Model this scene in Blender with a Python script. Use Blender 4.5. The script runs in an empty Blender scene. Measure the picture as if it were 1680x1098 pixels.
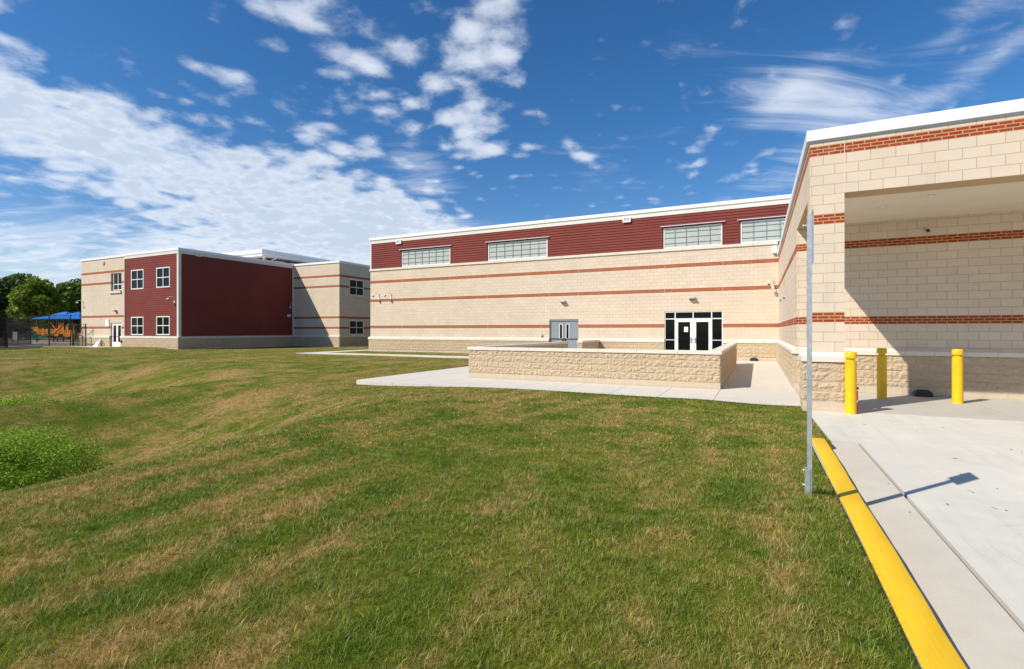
import bpy, math, random
import numpy as np
from mathutils import Vector, noise as mnoise
random.seed(7)
rng = np.random.default_rng(11)
S = bpy.context.scene
COL = S.collection

# ------------------------------------------------------------------ camera, light, sky
TH = 0.4551
cam_d = bpy.data.cameras.new("camera")
cam = bpy.data.objects.new("camera", cam_d); COL.objects.link(cam)
cam_d.sensor_width = 36.0
cam_d.lens = 824.0 / 1680.0 * 36.0
cam_d.shift_y = -6.43 / 1680.0
cam_d.clip_start = 0.05; cam_d.clip_end = 5000
cam.location = (0, 0, 1.656)
cam.rotation_euler = (math.radians(90), 0, TH)
S.camera = cam

SUN = Vector((-0.668, -0.885, 1.0)).normalized()
el = math.asin(SUN.z); rot = math.atan2(SUN.x, SUN.y)
sun_d = bpy.data.lights.new("sun", 'SUN'); sun = bpy.data.objects.new("sun", sun_d); COL.objects.link(sun)
sun_d.energy = 4.3; sun_d.angle = math.radians(0.5); sun_d.color = (1.0, 0.93, 0.81)
sun.rotation_euler = SUN.to_track_quat('Z', 'Y').to_euler()
sun.location = (-20, -30, 40)

S.view_settings.view_transform = 'Standard'
S.view_settings.look = 'None'
S.view_settings.exposure = 0.34
S.view_settings.gamma = 1.0
S.view_settings.use_curve_mapping = False
S.render.engine = 'CYCLES'
S.cycles.use_denoising = True
S.cycles.max_bounces = 8; S.cycles.diffuse_bounces = 5


class NT:
    """tiny node-tree writer"""
    def __init__(s, tree):
        s.t = tree; s.n = tree.nodes; s.l = tree.links
    def node(s, typ, ins=None, **kw):
        n = s.n.new(typ)
        for k, v in kw.items(): setattr(n, k, v)
        for k, v in (ins or {}).items(): s.put(n.inputs[k], v)
        return n
    def put(s, sock, v):
        if isinstance(v, bpy.types.NodeSocket): s.l.new(v, sock)
        elif isinstance(v, bpy.types.Node): s.l.new(v.outputs[0], sock)
        else: sock.default_value = v
    def m(s, op, a, b=0.0, c=0.0, clamp=False):
        n = s.node('ShaderNodeMath', operation=op, use_clamp=clamp)
        s.put(n.inputs[0], a); s.put(n.inputs[1], b)
        if len(n.inputs) > 2: s.put(n.inputs[2], c)
        return n.outputs[0]
    def v(s, op, a, b=(0, 0, 0)):
        n = s.node('ShaderNodeVectorMath', operation=op)
        s.put(n.inputs[0], a); s.put(n.inputs[1], b)
        return n.outputs[0]
    def scale(s, a, k):
        n = s.node('ShaderNodeVectorMath', operation='SCALE'); s.put(n.inputs[0], a); s.put(n.inputs['Scale'], k)
        return n.outputs[0]
    def mix(s, f, a, b, blend='MIX'):
        n = s.node('ShaderNodeMix', data_type='RGBA', blend_type=blend)
        s.put(n.inputs[0], f); s.put(n.inputs[6], a); s.put(n.inputs[7], b)
        return n.outputs[2]
    def ramp(s, f, lo, hi, a=0.0, b=1.0, smooth=True):
        n = s.node('ShaderNodeMapRange', interpolation_type='SMOOTHSTEP' if smooth else 'LINEAR')
        s.put(n.inputs[0], f); n.inputs[1].default_value = lo; n.inputs[2].default_value = hi
        n.inputs[3].default_value = a; n.inputs[4].default_value = b
        return n.outputs[0]
    def noise(s, vec, scale, detail=4.0, rough=0.5, dist=0.0):
        n = s.node('ShaderNodeTexNoise', {'Vector': vec, 'Scale': scale, 'Detail': detail, 'Roughness': rough, 'Distortion': dist})
        return n.outputs[0]
    def sep(s, v):
        n = s.node('ShaderNodeSeparateXYZ', {0: v}); return n.outputs[0], n.outputs[1], n.outputs[2]
    def comb(s, x, y, z):
        n = s.node('ShaderNodeCombineXYZ'); s.put(n.inputs[0], x); s.put(n.inputs[1], y); s.put(n.inputs[2], z); return n.outputs[0]


def rgb(r, g, b): return (r, g, b, 1.0)

world = bpy.data.worlds.new("World"); S.world = world
world.use_nodes = True
world.node_tree.nodes.clear()
W = NT(world.node_tree)
sky = W.node('ShaderNodeTexSky', sky_type='NISHITA', sun_disc=False)
sky.sun_elevation = el; sky.sun_rotation = rot
sky.altitude = 100; sky.air_density = 1.0; sky.dust_density = 0.35; sky.ozone_density = 2.2
dirv = W.node('ShaderNodeTexCoord').outputs['Generated']
dirn = W.v('NORMALIZE', dirv)
dx_, dy_, dz_ = W.sep(dirn)
# deep clear blue, as a polarised summer sky
skyc = W.node('ShaderNodeHueSaturation', {'Saturation': 1.26, 'Value': 1.0, 'Color': sky.outputs[0]}).outputs[0]
az = W.m('ARCTAN2', dx_, dy_)
elv = W.m('ARCSINE', dz_)
zc = W.m('ADD', W.m('MAXIMUM', dz_, 0.0), 0.16)
px_ = W.m('DIVIDE', dx_, zc); py_ = W.m('DIVIDE', dy_, zc)
P = W.comb(px_, py_, 0.0)


def blob(a, e, ra, re, rotd=0.0, wgt=1.0):
    """soft patch of cloud cover centred on azimuth a, elevation e (degrees)"""
    da = W.m('SUBTRACT', az, math.radians(a)); de = W.m('SUBTRACT', elv, math.radians(e))
    c, s_ = math.cos(math.radians(rotd)), math.sin(math.radians(rotd))
    u = W.m('DIVIDE', W.m('ADD', W.m('MULTIPLY', da, c), W.m('MULTIPLY', de, s_)), math.radians(ra))
    v = W.m('DIVIDE', W.m('SUBTRACT', W.m('MULTIPLY', de, c), W.m('MULTIPLY', da, s_)), math.radians(re))
    r2 = W.m('ADD', W.m('MULTIPLY', u, u), W.m('MULTIPLY', v, v))
    return W.m('MULTIPLY', W.m('EXPONENT', W.m('MULTIPLY', r2, -1.0)), wgt)


def total(lst):
    t = lst[0]
    for b in lst[1:]: t = W.m('ADD', t, b)
    return t

puffs = total([
    blob(-77, 19, 12, 5.5, -20, 0.80), blob(-66, 16.5, 9, 4.0, -15, 0.55), blob(-57, 13.8, 11, 3.8, -10, 0.55),
    blob(-47, 10.8, 12, 3.6, -3, 0.70), blob(-37, 10.0, 8, 4.4, -20, 0.68), blob(-52, 8.5, 12, 3.0, 0, 0.5), blob(-50, 16.4, 9, 2.4, -5, 0.46),
    blob(-53, 23, 6, 2.6, 0, 0.46), blob(-45.5, 19.0, 8, 2.0, 0, 0.42), blob(-41, 26.8, 6.5, 4.2, 0, 0.58),
    blob(-30.5, 26.5, 4.6, 5.5, 0, 0.46), blob(-32.5, 21.5, 5.0, 2.6, 0, 0.52), blob(-49, 30.5, 5, 2.2, 0, 0.55),
    blob(-27, 31, 6, 4.0, 0, 0.46), blob(-29, 19.6, 2.5, 1.2, 0, 0.50), blob(-18.5, 19.2, 3.6, 1.5, -25, 0.48),
    blob(-4.5, 19.0, 2.2, 3.4, -25, 0.50), blob(-1, 16.5, 2.0, 1.5, 0, 0.35), blob(-70, 5, 24, 2.4, 0, 0.30),
    blob(-40, 14.0, 7, 2.6, -10, 0.44),
    blob(-100, 14, 12, 9, 0, 0.5), blob(-70, 42, 30, 7, 0, 0.2), blob(40, 30, 25, 12, 0, 0.35), blob(150, 35, 60, 20, 0, 0.35)])
wisps = total([
    blob(7.5, 20.6, 7.5, 2.6, -14, 0.50), blob(3, 22.6, 4, 1.6, 25, 0.28), blob(1, 14.5, 7, 2.4, 25, 0.44),
    blob(18, 21.5, 8, 1.2, 24, 0.36), blob(17, 25.5, 5, 1.6, 35, 0.30), blob(-36.5, 18.0, 5, 3.0, -10, 0.50),
    blob(-60, 6.5, 30, 4.2, 0, 0.62), blob(-35, 10.5, 7, 3, 0, 0.4), blob(-16, 18, 6, 3, -30, 0.20),
    blob(-6, 24, 16, 5, 10, 0.12), blob(-70, 24, 10, 2, -20, 0.12), blob(60, 25, 25, 10, 0, 0.4)])
warp = W.node('ShaderNodeTexNoise', {'Vector': P, 'Scale': 1.1, 'Detail': 3.0}).outputs[1]
Pw = W.v('ADD', P, W.scale(W.v('SUBTRACT', warp, (0.5, 0.5, 0.5)), 0.22))
n_cell = W.noise(Pw, 8.4, 6.0, 0.58)
n_big = W.noise(Pw, 2.4, 4.0, 0.5)
n_fine = W.noise(Pw, 24.0, 5.0, 0.65)
vor = W.node('ShaderNodeTexVoronoi', {'Vector': Pw, 'Scale': 10.6, 'Randomness': 1.0}, feature='SMOOTH_F1')
vor.inputs['Smoothness'].default_value = 0.6
cell = W.m('SUBTRACT', 0.62, vor.outputs['Distance'])
dens = W.m('ADD', W.m('MULTIPLY', n_cell, 1.5), W.m('MULTIPLY', n_big, 0.45))
dens = W.m('ADD', dens, W.m('MULTIPLY', cell, 0.95))
dens = W.m('ADD', dens, W.m('MULTIPLY', n_fine, 0.40))
dens = W.m('ADD', dens, W.m('MULTIPLY', puffs, 1.0))
a_puff = W.ramp(dens, 1.54, 2.42)
Ps = W.comb(W.m('ADD', W.m('MULTIPLY', px_, 0.82), W.m('MULTIPLY', py_, 0.45)), W.m('MULTIPLY', W.m('SUBTRACT', W.m('MULTIPLY', py_, 0.9), W.m('MULTIPLY', px_, 0.42)), 3.2), 3.3)
n_w = W.node('ShaderNodeTexNoise', {'Vector': Ps, 'Scale': 1.5, 'Detail': 9.0, 'Roughness': 0.66, 'Distortion': 0.9}).outputs[0]
a_wisp = W.m('MULTIPLY', W.ramp(W.m('ADD', W.m('MULTIPLY', n_w, 1.35), W.m('MULTIPLY', wisps, 0.85)), 0.80, 1.45), 0.72)
alpha = W.m('SUBTRACT', 1.0, W.m('MULTIPLY', W.m('SUBTRACT', 1.0, W.m('MULTIPLY', a_puff, 0.90)), W.m('SUBTRACT', 1.0, a_wisp)))
alpha = W.m('MULTIPLY', alpha, W.ramp(dz_, 0.0, 0.05))
tint = W.mix(W.ramp(dz_, 0.02, 0.42), (0.80, 0.82, 0.95, 1.0), (0.64, 0.86, 1.0, 1.0))
skyc = W.mix(1.0, skyc, tint, 'MULTIPLY')
thick = W.ramp(W.m('ADD', dens, W.m('MULTIPLY', W.m('SUBTRACT', n_fine, .5), .8)), 1.85, 2.65)
ccol = W.mix(thick, (7.6, 8.0, 8.6, 1.0), (5.0, 5.7, 6.8, 1.0))
final = W.mix(alpha, skyc, ccol)
bg = W.node('ShaderNodeBackground', {'Color': final, 'Strength': 0.1})
wo = W.node('ShaderNodeOutputWorld'); W.l.new(bg.outputs[0], wo.inputs[0])


# ------------------------------------------------------------------ materials
MATS = {}
def mat(name):
    m = bpy.data.materials.new(name); m.use_nodes = True
    m.node_tree.nodes.clear()
    MATS[name] = m
    return m, NT(m.node_tree)

def finish(N, color, rough=0.7, metal=0.0, bump=None, bstr=0.3, bdist=0.01, spec=0.5, extra=None):
    p = N.node('ShaderNodeBsdfPrincipled', {'Base Color': color, 'Roughness': rough, 'Metallic': metal})
    p.inputs['Specular IOR Level'].default_value = spec
    for k, v in (extra or {}).items(): N.put(p.inputs[k], v)
    if bump is not None:
        b = N.node('ShaderNodeBump', {'Height': bump, 'Strength': bstr, 'Distance': bdist})
        N.l.new(b.outputs[0], p.inputs['Normal'])
    o = N.node('ShaderNodeOutputMaterial'); N.l.new(p.outputs[0], o.inputs[0])
    return p

def pos(N): return N.node('ShaderNodeNewGeometry').outputs['Position']

def simple(name, c, rough=0.5, metal=0.0, var=0.08, nscale=3.0, spec=0.5, bump=0.0):
    m, N = mat(name)
    P_ = pos(N)
    n = N.noise(P_, nscale, 5.0, 0.6)
    f = N.ramp(n, 0.3, 0.7, 1.0 - var, 1.0 + var, smooth=False)
    col = N.v('MULTIPLY', c[:3], N.comb(f, f, f))
    n2 = N.noise(P_, 60.0, 3.0)
    finish(N, col, N.ramp(n, 0.3, 0.7, rough * 0.9, min(1, rough * 1.1)), metal, n2 if bump else None, bump, 0.004, spec)
    return m

C8 = 0.2032
def wall_uv(N):
    g = N.node('ShaderNodeNewGeometry')
    x, y, z = N.sep(g.outputs['Position'])
    nx, ny, nz = N.sep(g.outputs['True Normal'])
    f = N.m('GREATER_THAN', N.m('ABSOLUTE', nx), 0.5)
    u = N.m('ADD', N.m('MULTIPLY', y, f), N.m('MULTIPLY', x, N.m('SUBTRACT', 1.0, f)))
    return g.outputs['Position'], u, z

def masonry(name, bands, uoff=0.0):
    """cream ground-face block with red brick bands at the given course numbers"""
    m, N = mat(name)
    P_, u, z = wall_uv(N)
    u = N.m('ADD', u, uoff)
    uv = N.comb(u, z, 0.0)
    def bt(c1, c2, mo, w, h, ms, off=0.5):
        n = N.node('ShaderNodeTexBrick', {'Vector': uv, 'Color1': c1, 'Color2': c2, 'Mortar': mo, 'Scale': 1.0,
                                         'Mortar Size': ms, 'Mortar Smooth': 0.15, 'Bias': 0.0, 'Brick Width': w, 'Row Height': h})
        n.offset = off
        return n
    blk = bt(rgb(.664, .556, .440), rgb(.622, .518, .405), rgb(.50, .355, .215), 2 * C8, C8, 0.0065)
    brk = bt(rgb(.345, .054, .020), rgb(.26, .036, .014), rgb(.47, .285, .15), C8, C8 / 3.0, 0.0105)
    msk = None
    for b in bands:
        k = N.m('MULTIPLY', N.m('GREATER_THAN', z, b * C8), N.m('LESS_THAN', z, (b + 1) * C8))
        msk = k if msk is None else N.m('ADD', msk, k)
    col = N.mix(msk, blk.outputs[0], brk.outputs[0])
    sp = N.noise(P_, 95.0, 3.0, 0.7)
    bl = N.noise(P_, 0.7, 4.0, 0.6)
    f = N.m('MULTIPLY', N.ramp(sp, 0.25, 0.75, 0.88, 1.10, False), N.ramp(bl, 0.3, 0.7, 0.95, 1.04, False))
    streak = N.noise(N.comb(N.m('MULTIPLY', u, 2.6), N.m('MULTIPLY', z, .28), 1.0), 1.0, 6.0, .65)
    f = N.m('MULTIPLY', f, N.ramp(streak, .55, .80, 1.0, .90))
    col = N.v('MULTIPLY', col, N.comb(f, f, f))
    bloom = N.m('MULTIPLY', N.ramp(N.noise(P_, 1.9, 7.0, .7, .8), .60, .80), .22)
    col = N.mix(bloom, col, rgb(.74, .67, .58))
    h = N.m('SUBTRACT', 1.0, N.m('ADD', N.m('MULTIPLY', blk.outputs[1], N.m('SUBTRACT', 1.0, msk)), N.m('MULTIPLY', brk.outputs[1], msk)))
    h = N.m('ADD', h, N.m('MULTIPLY', sp, 0.18))
    finish(N, col, 0.85, 0, h, 0.55, 0.006, 0.2)
    return m

def splitface(name, c, mo, sc=1.0):
    m, N = mat(name)
    P_, u, z = wall_uv(N)
    uv = N.comb(N.m('ADD', u, 0.1), z, 0.0)
    n = N.node('ShaderNodeTexBrick', {'Vector': uv, 'Color1': rgb(*c), 'Color2': rgb(*[k * .93 for k in c]), 'Mortar': rgb(*mo), 'Scale': 1.0,
                                     'Mortar Size': 0.007, 'Mortar Smooth': 0.2, 'Brick Width': 2 * C8, 'Row Height': C8})
    r1 = N.noise(P_, 9.0, 7.0, 0.62, 0.4); r2 = N.noise(P_, 45.0, 5.0, 0.65)
    f = N.m('MULTIPLY', N.ramp(r2, 0.25, 0.75, 0.84, 1.14, False), N.ramp(r1, 0.3, 0.7, 0.93, 1.07, False))
    # the lowest course is smooth and a little paler
    low = N.m('LESS_THAN', z, C8 * 1.0 + 0.02)
    col = N.mix(N.m('MULTIPLY', low, 0.45), n.outputs[0], rgb(.60, .52, .42))
    col = N.v('MULTIPLY', col, N.comb(f, f, f))
    h = N.m('ADD', N.m('MULTIPLY', r1, 1.0), N.m('MULTIPLY', r2, 0.4))
    h = N.m('MULTIPLY', h, N.m('SUBTRACT', 1.0, N.m('MULTIPLY', low, 0.85)))
    h = N.m('SUBTRACT', h, N.m('MULTIPLY', n.outputs[1], 0.35))
    finish(N, col, 0.9, 0, h, 0.8, 0.035, 0.2)
    return m

M_gymwall = masonry("cream_block_gym", [9, 19, 26])
M_wingwall = masonry("cream_block_wing", [9, 19, 26], 0.0)
M_leftwall = masonry("cream_block_classroom", [9, 14, 29, 34])
M_plain = masonry("cream_block_plain", [999])
M_split = splitface("split_face_block", (.545, .425, .285), (.56, .44, .31))
M_cap = simple("cast_stone", (.70, .625, .53), .8, 0, .05, 2.0, .2, .25)
M_white = simple("white_coated_metal", (.80, .80, .79), .38, 0, .02, 1.0)
M_trim = simple("off_white_trim", (.66, .64, .58), .5, 0, .03, 1.0)
M_alu = simple("brushed_aluminium", (.78, .79, .80), .35, .25, .03)
M_grey = simple("grey_door_paint", (.235, .262, .285), .45, 0, .04, 6)
M_dark = simple("black_plastic", (.018, .018, .02), .45, 0, .1)
M_blackmetal = simple("black_coated_steel", (.012, .013, .013), .5, 0, .1)
M_galv = simple("galvanised_steel", (.50, .53, .55), .42, .65, .16, 22.0)
M_lampgrey = simple("lamp_housing_grey", (.48, .50, .53), .4, .2, .05)
M_gray2 = simple("joint_filler", (.16, .145, .12), .9, 0, .2, 9)
M_soffit = simple("soffit_board", (.72, .65, .53), .75, 0, .04, 1.2)
M_orange = simple("orange_plastic", (.90, .30, .012), .4, 0, .06)
M_green = simple("green_plastic", (.012, .20, .115), .35, 0, .06)
M_blue = simple("blue_fabric", (.002, .135, .47), .6, 0, .08, .6)
M_maroon = simple("maroon_post", (.10, .012, .01), .45)
M_red = simple("red_paint", (.55, .03, .02), .4)
M_roof = simple("roof_membrane", (.50, .50, .48), .8, 0, .06)
M_paper = simple("white_paper", (.80, .80, .78), .8)
M_gridbar = simple("panel_grid_bar", (.17, .19, .18), .5)
M_joint = simple("block_sealant", (.665, .575, .465), .8, 0, .02)
M_rock = simple("river_rock", (.27, .245, .24), .85, 0, .35, 9.0, .3, .5)
M_bark = simple("bark", (.13, .105, .085), .9, 0, .3, 14.0, .2, .8)

# fine relief for metal coping joints: none; glass
m, N = mat("dark_glass"); M_glass = m
n = N.noise(pos(N), 0.8, 2.0)
finish(N, rgb(.006, .007, .008), 0.03, 0, n, 0.03, 0.02, 0.12, {'Coat Weight': 0.0})
m, N = mat("grey_glass"); M_glass2 = m
finish(N, rgb(.018, .020, .024), 0.06, 0, None, spec=.35)

m, N = mat("red_lap_siding"); M_siding = m
P_ = pos(N)
st = N.noise(N.v('MULTIPLY', P_, (1.5, 1.5, 60.0)), 1.0, 5.0, 0.6)
bl = N.noise(P_, 0.5, 3.0, 0.5)
f = N.m('MULTIPLY', N.ramp(st, 0.3, 0.7, 0.9, 1.1, False), N.ramp(bl, 0.3, 0.7, 0.93, 1.07, False))
finish(N, N.v('MULTIPLY', (.190, .045, .036), N.comb(f, f, f)), 0.7, 0, st, 0.12, 0.004, 0.12)

m, N = mat("translucent_panel"); M_kal = m
P_ = pos(N)
n = N.noise(P_, 2.2, 4.0, 0.6)
col = N.mix(N.ramp(n, .3, .7), rgb(.40, .44, .41), rgb(.46, .49, .455))
finish(N, col, 0.35, 0, N.noise(P_, 30.0, 3.0), 0.08, 0.004, 0.5)

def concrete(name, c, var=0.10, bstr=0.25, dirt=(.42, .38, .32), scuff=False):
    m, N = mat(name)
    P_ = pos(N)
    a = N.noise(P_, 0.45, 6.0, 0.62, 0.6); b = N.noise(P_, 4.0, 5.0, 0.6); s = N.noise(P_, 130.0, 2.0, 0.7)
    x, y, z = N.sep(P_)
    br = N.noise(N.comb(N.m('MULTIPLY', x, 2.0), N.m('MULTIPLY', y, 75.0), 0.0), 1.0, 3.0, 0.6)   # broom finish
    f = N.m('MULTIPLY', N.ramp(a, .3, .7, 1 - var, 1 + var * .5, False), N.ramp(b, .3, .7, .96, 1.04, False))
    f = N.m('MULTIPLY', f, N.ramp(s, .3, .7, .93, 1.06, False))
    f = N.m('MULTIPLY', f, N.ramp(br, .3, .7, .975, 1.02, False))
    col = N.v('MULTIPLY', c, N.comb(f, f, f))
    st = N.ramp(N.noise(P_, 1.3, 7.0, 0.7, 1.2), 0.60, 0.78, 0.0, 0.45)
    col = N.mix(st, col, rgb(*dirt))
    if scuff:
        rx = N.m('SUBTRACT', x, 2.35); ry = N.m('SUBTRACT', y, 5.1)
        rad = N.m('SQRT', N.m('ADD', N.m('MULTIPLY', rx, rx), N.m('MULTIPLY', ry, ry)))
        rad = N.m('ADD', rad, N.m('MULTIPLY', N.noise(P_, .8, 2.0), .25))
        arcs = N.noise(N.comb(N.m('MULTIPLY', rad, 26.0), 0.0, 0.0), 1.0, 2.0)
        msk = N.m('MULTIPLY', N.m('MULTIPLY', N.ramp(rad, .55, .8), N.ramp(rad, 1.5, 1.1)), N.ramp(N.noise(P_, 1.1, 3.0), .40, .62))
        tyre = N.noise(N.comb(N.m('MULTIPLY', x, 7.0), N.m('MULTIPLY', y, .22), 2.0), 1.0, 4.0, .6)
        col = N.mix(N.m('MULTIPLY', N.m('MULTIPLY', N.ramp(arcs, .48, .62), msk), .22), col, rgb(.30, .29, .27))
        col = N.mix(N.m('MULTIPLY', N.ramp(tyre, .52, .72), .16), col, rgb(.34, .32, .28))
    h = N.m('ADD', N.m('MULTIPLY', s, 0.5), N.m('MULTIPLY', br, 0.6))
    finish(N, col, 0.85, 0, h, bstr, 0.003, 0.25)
    return m, N
M_walk, _ = concrete("walk_concrete", (.63, .59, .51), .06)
M_slab, _ = concrete("drive_concrete", (.65, .62, .54), .09, scuff=True)
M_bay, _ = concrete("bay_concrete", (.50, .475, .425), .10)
M_gutter, _ = concrete("gutter_concrete", (.60, .55, .46), .09)
M_kerbc, _ = concrete("kerb_concrete", (.50, .47, .42), .12)

m, N = mat("yellow_kerb_paint"); M_ypaint = m
P_ = pos(N); x, y, z = N.sep(P_)
stk = N.noise(N.comb(N.m('MULTIPLY', x, 120.0), N.m('MULTIPLY', y, 3.0), N.m('MULTIPLY', z, 20.0)), 1.0, 4.0, 0.6)
wear = N.noise(P_, 14.0, 7.0, 0.72)
col = N.mix(N.ramp(stk, .35, .75), rgb(.84, .485, .006), rgb(.86, .56, .03))
col = N.mix(N.m('MULTIPLY', N.ramp(wear, .63, .70), .7), col, rgb(.42, .36, .25))
col = N.mix(N.ramp(N.noise(P_, 2.0, 5.0, .6), .45, .8, 0, .18), col, rgb(.45, .26, .03))
finish(N, col, 0.55, 0, N.m('ADD', stk, N.m('MULTIPLY', wear, .7)), 0.35, 0.003, 0.4)
m, N = mat("yellow_bollard_sleeve"); M_ybol = m
P_ = pos(N); n = N.noise(P_, 7.0, 5.0, .6)
x, y, z = N.sep(P_)
sc_ = N.m('MULTIPLY', N.ramp(N.noise(N.comb(N.m('MULTIPLY', x, 18.0), N.m('MULTIPLY', y, 18.0), N.m('MULTIPLY', z, 60.0)), 1.0, 4.0, .7), .62, .72), N.ramp(z, .55, .02))
finish(N, N.mix(N.m('MULTIPLY', sc_, .6), N.mix(N.ramp(n, .35, .75), rgb(.83, .50, .004), rgb(.74, .42, .006)), rgb(.22, .16, .06)), 0.38, 0, N.noise(P_, 40.0, 2.0), .06, .003, .45)

m, N = mat("asphalt"); M_asph = m
P_ = pos(N)
finish(N, N.mix(N.ramp(N.noise(P_, 0.35, 5.0), .35, .7), rgb(.10, .098, .10), rgb(.17, .165, .165)), .9, 0, N.noise(P_, 50.0, 3.0), .3, .004, .2)
m, N = mat("mulch"); M_mulch = m
P_ = pos(N)
finish(N, N.mix(N.noise(P_, 9.0, 6.0, .7), rgb(.13, .085, .055), rgb(.42, .32, .22)), .95, 0, N.noise(P_, 14.0, 5.0), .8, .03, .1)


def grass_colour(N, P_, blade=False):
    """patchy summer lawn: green and straw patches of many sizes, faint mowing stripes"""
    x, y, z = N.sep(P_)
    flat = N.comb(x, y, 0.0)
    a = N.noise(flat, 0.32, 4.0, 0.6, 0.5)
    b = N.noise(flat, 1.15, 5.0, 0.65, 0.3)
    # mowing streaks, running away from the camera and to the right
    wob = N.m('MULTIPLY', N.m('SUBTRACT', N.noise(flat, .5, 2.0), .5), 3.0)
    stripe = N.m('MULTIPLY', N.m('SINE', N.m('ADD', N.m('MULTIPLY', x, 8.6), wob)), .5)
    w = N.comb(x, N.m('MULTIPLY', y, 0.14), 5.0)
    c = N.m('ADD', N.noise(w, 2.2, 3.0, 0.55), N.m('MULTIPLY', N.m('MULTIPLY', N.m('MULTIPLY', stripe, N.ramp(x, -9.0, -4.0, .25, 1.0)), .42), N.ramp(N.noise(flat, .25, 2.0), .38, .6)))
    fine = N.noise(flat, 9.0, 4.0, 0.7)
    far = N.m('MULTIPLY', N.ramp(N.m('SUBTRACT', y, N.m('MULTIPLY', x, 0.55)), 7.0, 15.0), 0.05)
    leftdry = N.m('MULTIPLY', N.m('MULTIPLY', N.ramp(x, -3.0, -9.0), N.ramp(x, -16.0, -11.0)), 0.05)
    t = N.m('ADD', N.m('MULTIPLY', a, .62), N.m('MULTIPLY', b, .55))
    t = N.m('ADD', t, N.m('MULTIPLY', c, N.ramp(x, -12.0, -4.0, .28, .45)))
    t = N.m('ADD', t, N.m('MULTIPLY', fine, .30))
    t = N.m('ADD', N.m('ADD', N.m('ADD', t, far), leftdry), N.ramp(x, -12.0, -4.0, .085, 0.0))
    walkgreen = N.m('MULTIPLY', N.ramp(y, 10.2, 12.4), N.m('MULTIPLY', N.ramp(x, -5.5, -0.5), -.22))
    t = N.m('ADD', t, walkgreen)
    if blade:
        at = N.node('ShaderNodeAttribute', attribute_name='rnd')
        r = at.outputs['Fac']
        t = N.m('ADD', t, N.m('MULTIPLY', N.m('SUBTRACT', r, 0.5), .46))
    k = N.ramp(t, .91, 1.21)
    g = N.mix(N.ramp(b, .3, .7), rgb(.125, .200, .012), rgb(.262, .278, .032))
    s = N.mix(N.ramp(fine, .3, .7), rgb(.42, .275, .085), rgb(.60, .41, .175))
    if blade:
        hb = N.ramp(N.m('FRACT', N.m('MULTIPLY', r, 37.0)), 0.0, 1.0, 0.60, 1.50, False)
        col = N.mix(k, g, s)
        bl_ = N.m('MULTIPLY', N.ramp(N.m('FRACT', N.m('MULTIPLY', r, 91.0)), .80, 1.0), .45)
        col = N.mix(bl_, col, rgb(.24, .32, .18))
        col = N.v('MULTIPLY', col, N.comb(hb, hb, hb))
    else:
        col = N.v('MULTIPLY', N.mix(k, g, s), (.66, .62, .62))
    return col, t

m, N = mat("lawn_ground"); M_lawn = m
P_ = pos(N)
col, t = grass_colour(N, P_)
tex = N.noise(P_, 34.0, 5.0, 0.75); tex2 = N.noise(P_, 7.0, 5.0, 0.7)
f = N.m('MULTIPLY', N.ramp(tex, .3, .7, .70, 1.25, False), N.ramp(tex2, .3, .7, .82, 1.15, False))
finish(N, N.v('MULTIPLY', col, N.comb(f, f, f)), .95, 0, N.m('ADD', tex, tex2), .6, .05, .1)

m, N = mat("grass_blade"); M_blade = m
P_ = pos(N)
col, t = grass_colour(N, P_, True)
pr = N.node('ShaderNodeBsdfPrincipled', {'Base Color': col, 'Roughness': .5}); pr.inputs['Specular IOR Level'].default_value = .35
tr = N.node('ShaderNodeBsdfTranslucent', {'Color': N.v('MULTIPLY', col, (1.2, 1.3, .7))})
ms = N.node('ShaderNodeMixShader', {0: .28, 1: pr.outputs[0], 2: tr.outputs[0]})
o = N.node('ShaderNodeOutputMaterial'); N.l.new(ms.outputs[0], o.inputs[0])

def leafmat(name, c1, c2, trans=.3):
    m, N = mat(name)
    r = N.node('ShaderNodeAttribute', attribute_name='rnd').outputs['Fac']
    nn = N.noise(pos(N), .9, 3.0)
    col = N.mix(N.m('ADD', N.m('MULTIPLY', r, .7), N.m('MULTIPLY', nn, .35)), rgb(*c1), rgb(*c2))
    pr = N.node('ShaderNodeBsdfPrincipled', {'Base Color': col, 'Roughness': .55}); pr.inputs['Specular IOR Level'].default_value = .35
    tr = N.node('ShaderNodeBsdfTranslucent', {'Color': col})
    ms = N.node('ShaderNodeMixShader', {0: trans, 1: pr.outputs[0], 2: tr.outputs[0]})
    o = N.node('ShaderNodeOutputMaterial'); N.l.new(ms.outputs[0], o.inputs[0])
    return m
M_leafD = leafmat("leaf_dark", (.035, .068, .010), (.085, .140, .022))
M_leafM = leafmat("leaf_mid", (.065, .125, .014), (.155, .235, .030))
M_leafB = leafmat("leaf_bright", (.11, .175, .014), (.25, .33, .034), .4)
M_leafbasin = leafmat("leaf_basin", (.16, .29, .014), (.32, .48, .034), .4)


def scrn(name, a):
    m, N = mat(name)
    d = N.node('ShaderNodeBsdfDiffuse', {'Color': rgb(.012, .012, .014)})
    t = N.node('ShaderNodeBsdfTransparent')
    x = N.node('ShaderNodeMixShader', {0: a, 1: t.outputs[0], 2: d.outputs[0]})
    o = N.node('ShaderNodeOutputMaterial'); N.l.new(x.outputs[0], o.inputs[0])
    return m
M_screen = scrn("windscreen_mesh", .62)


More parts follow.
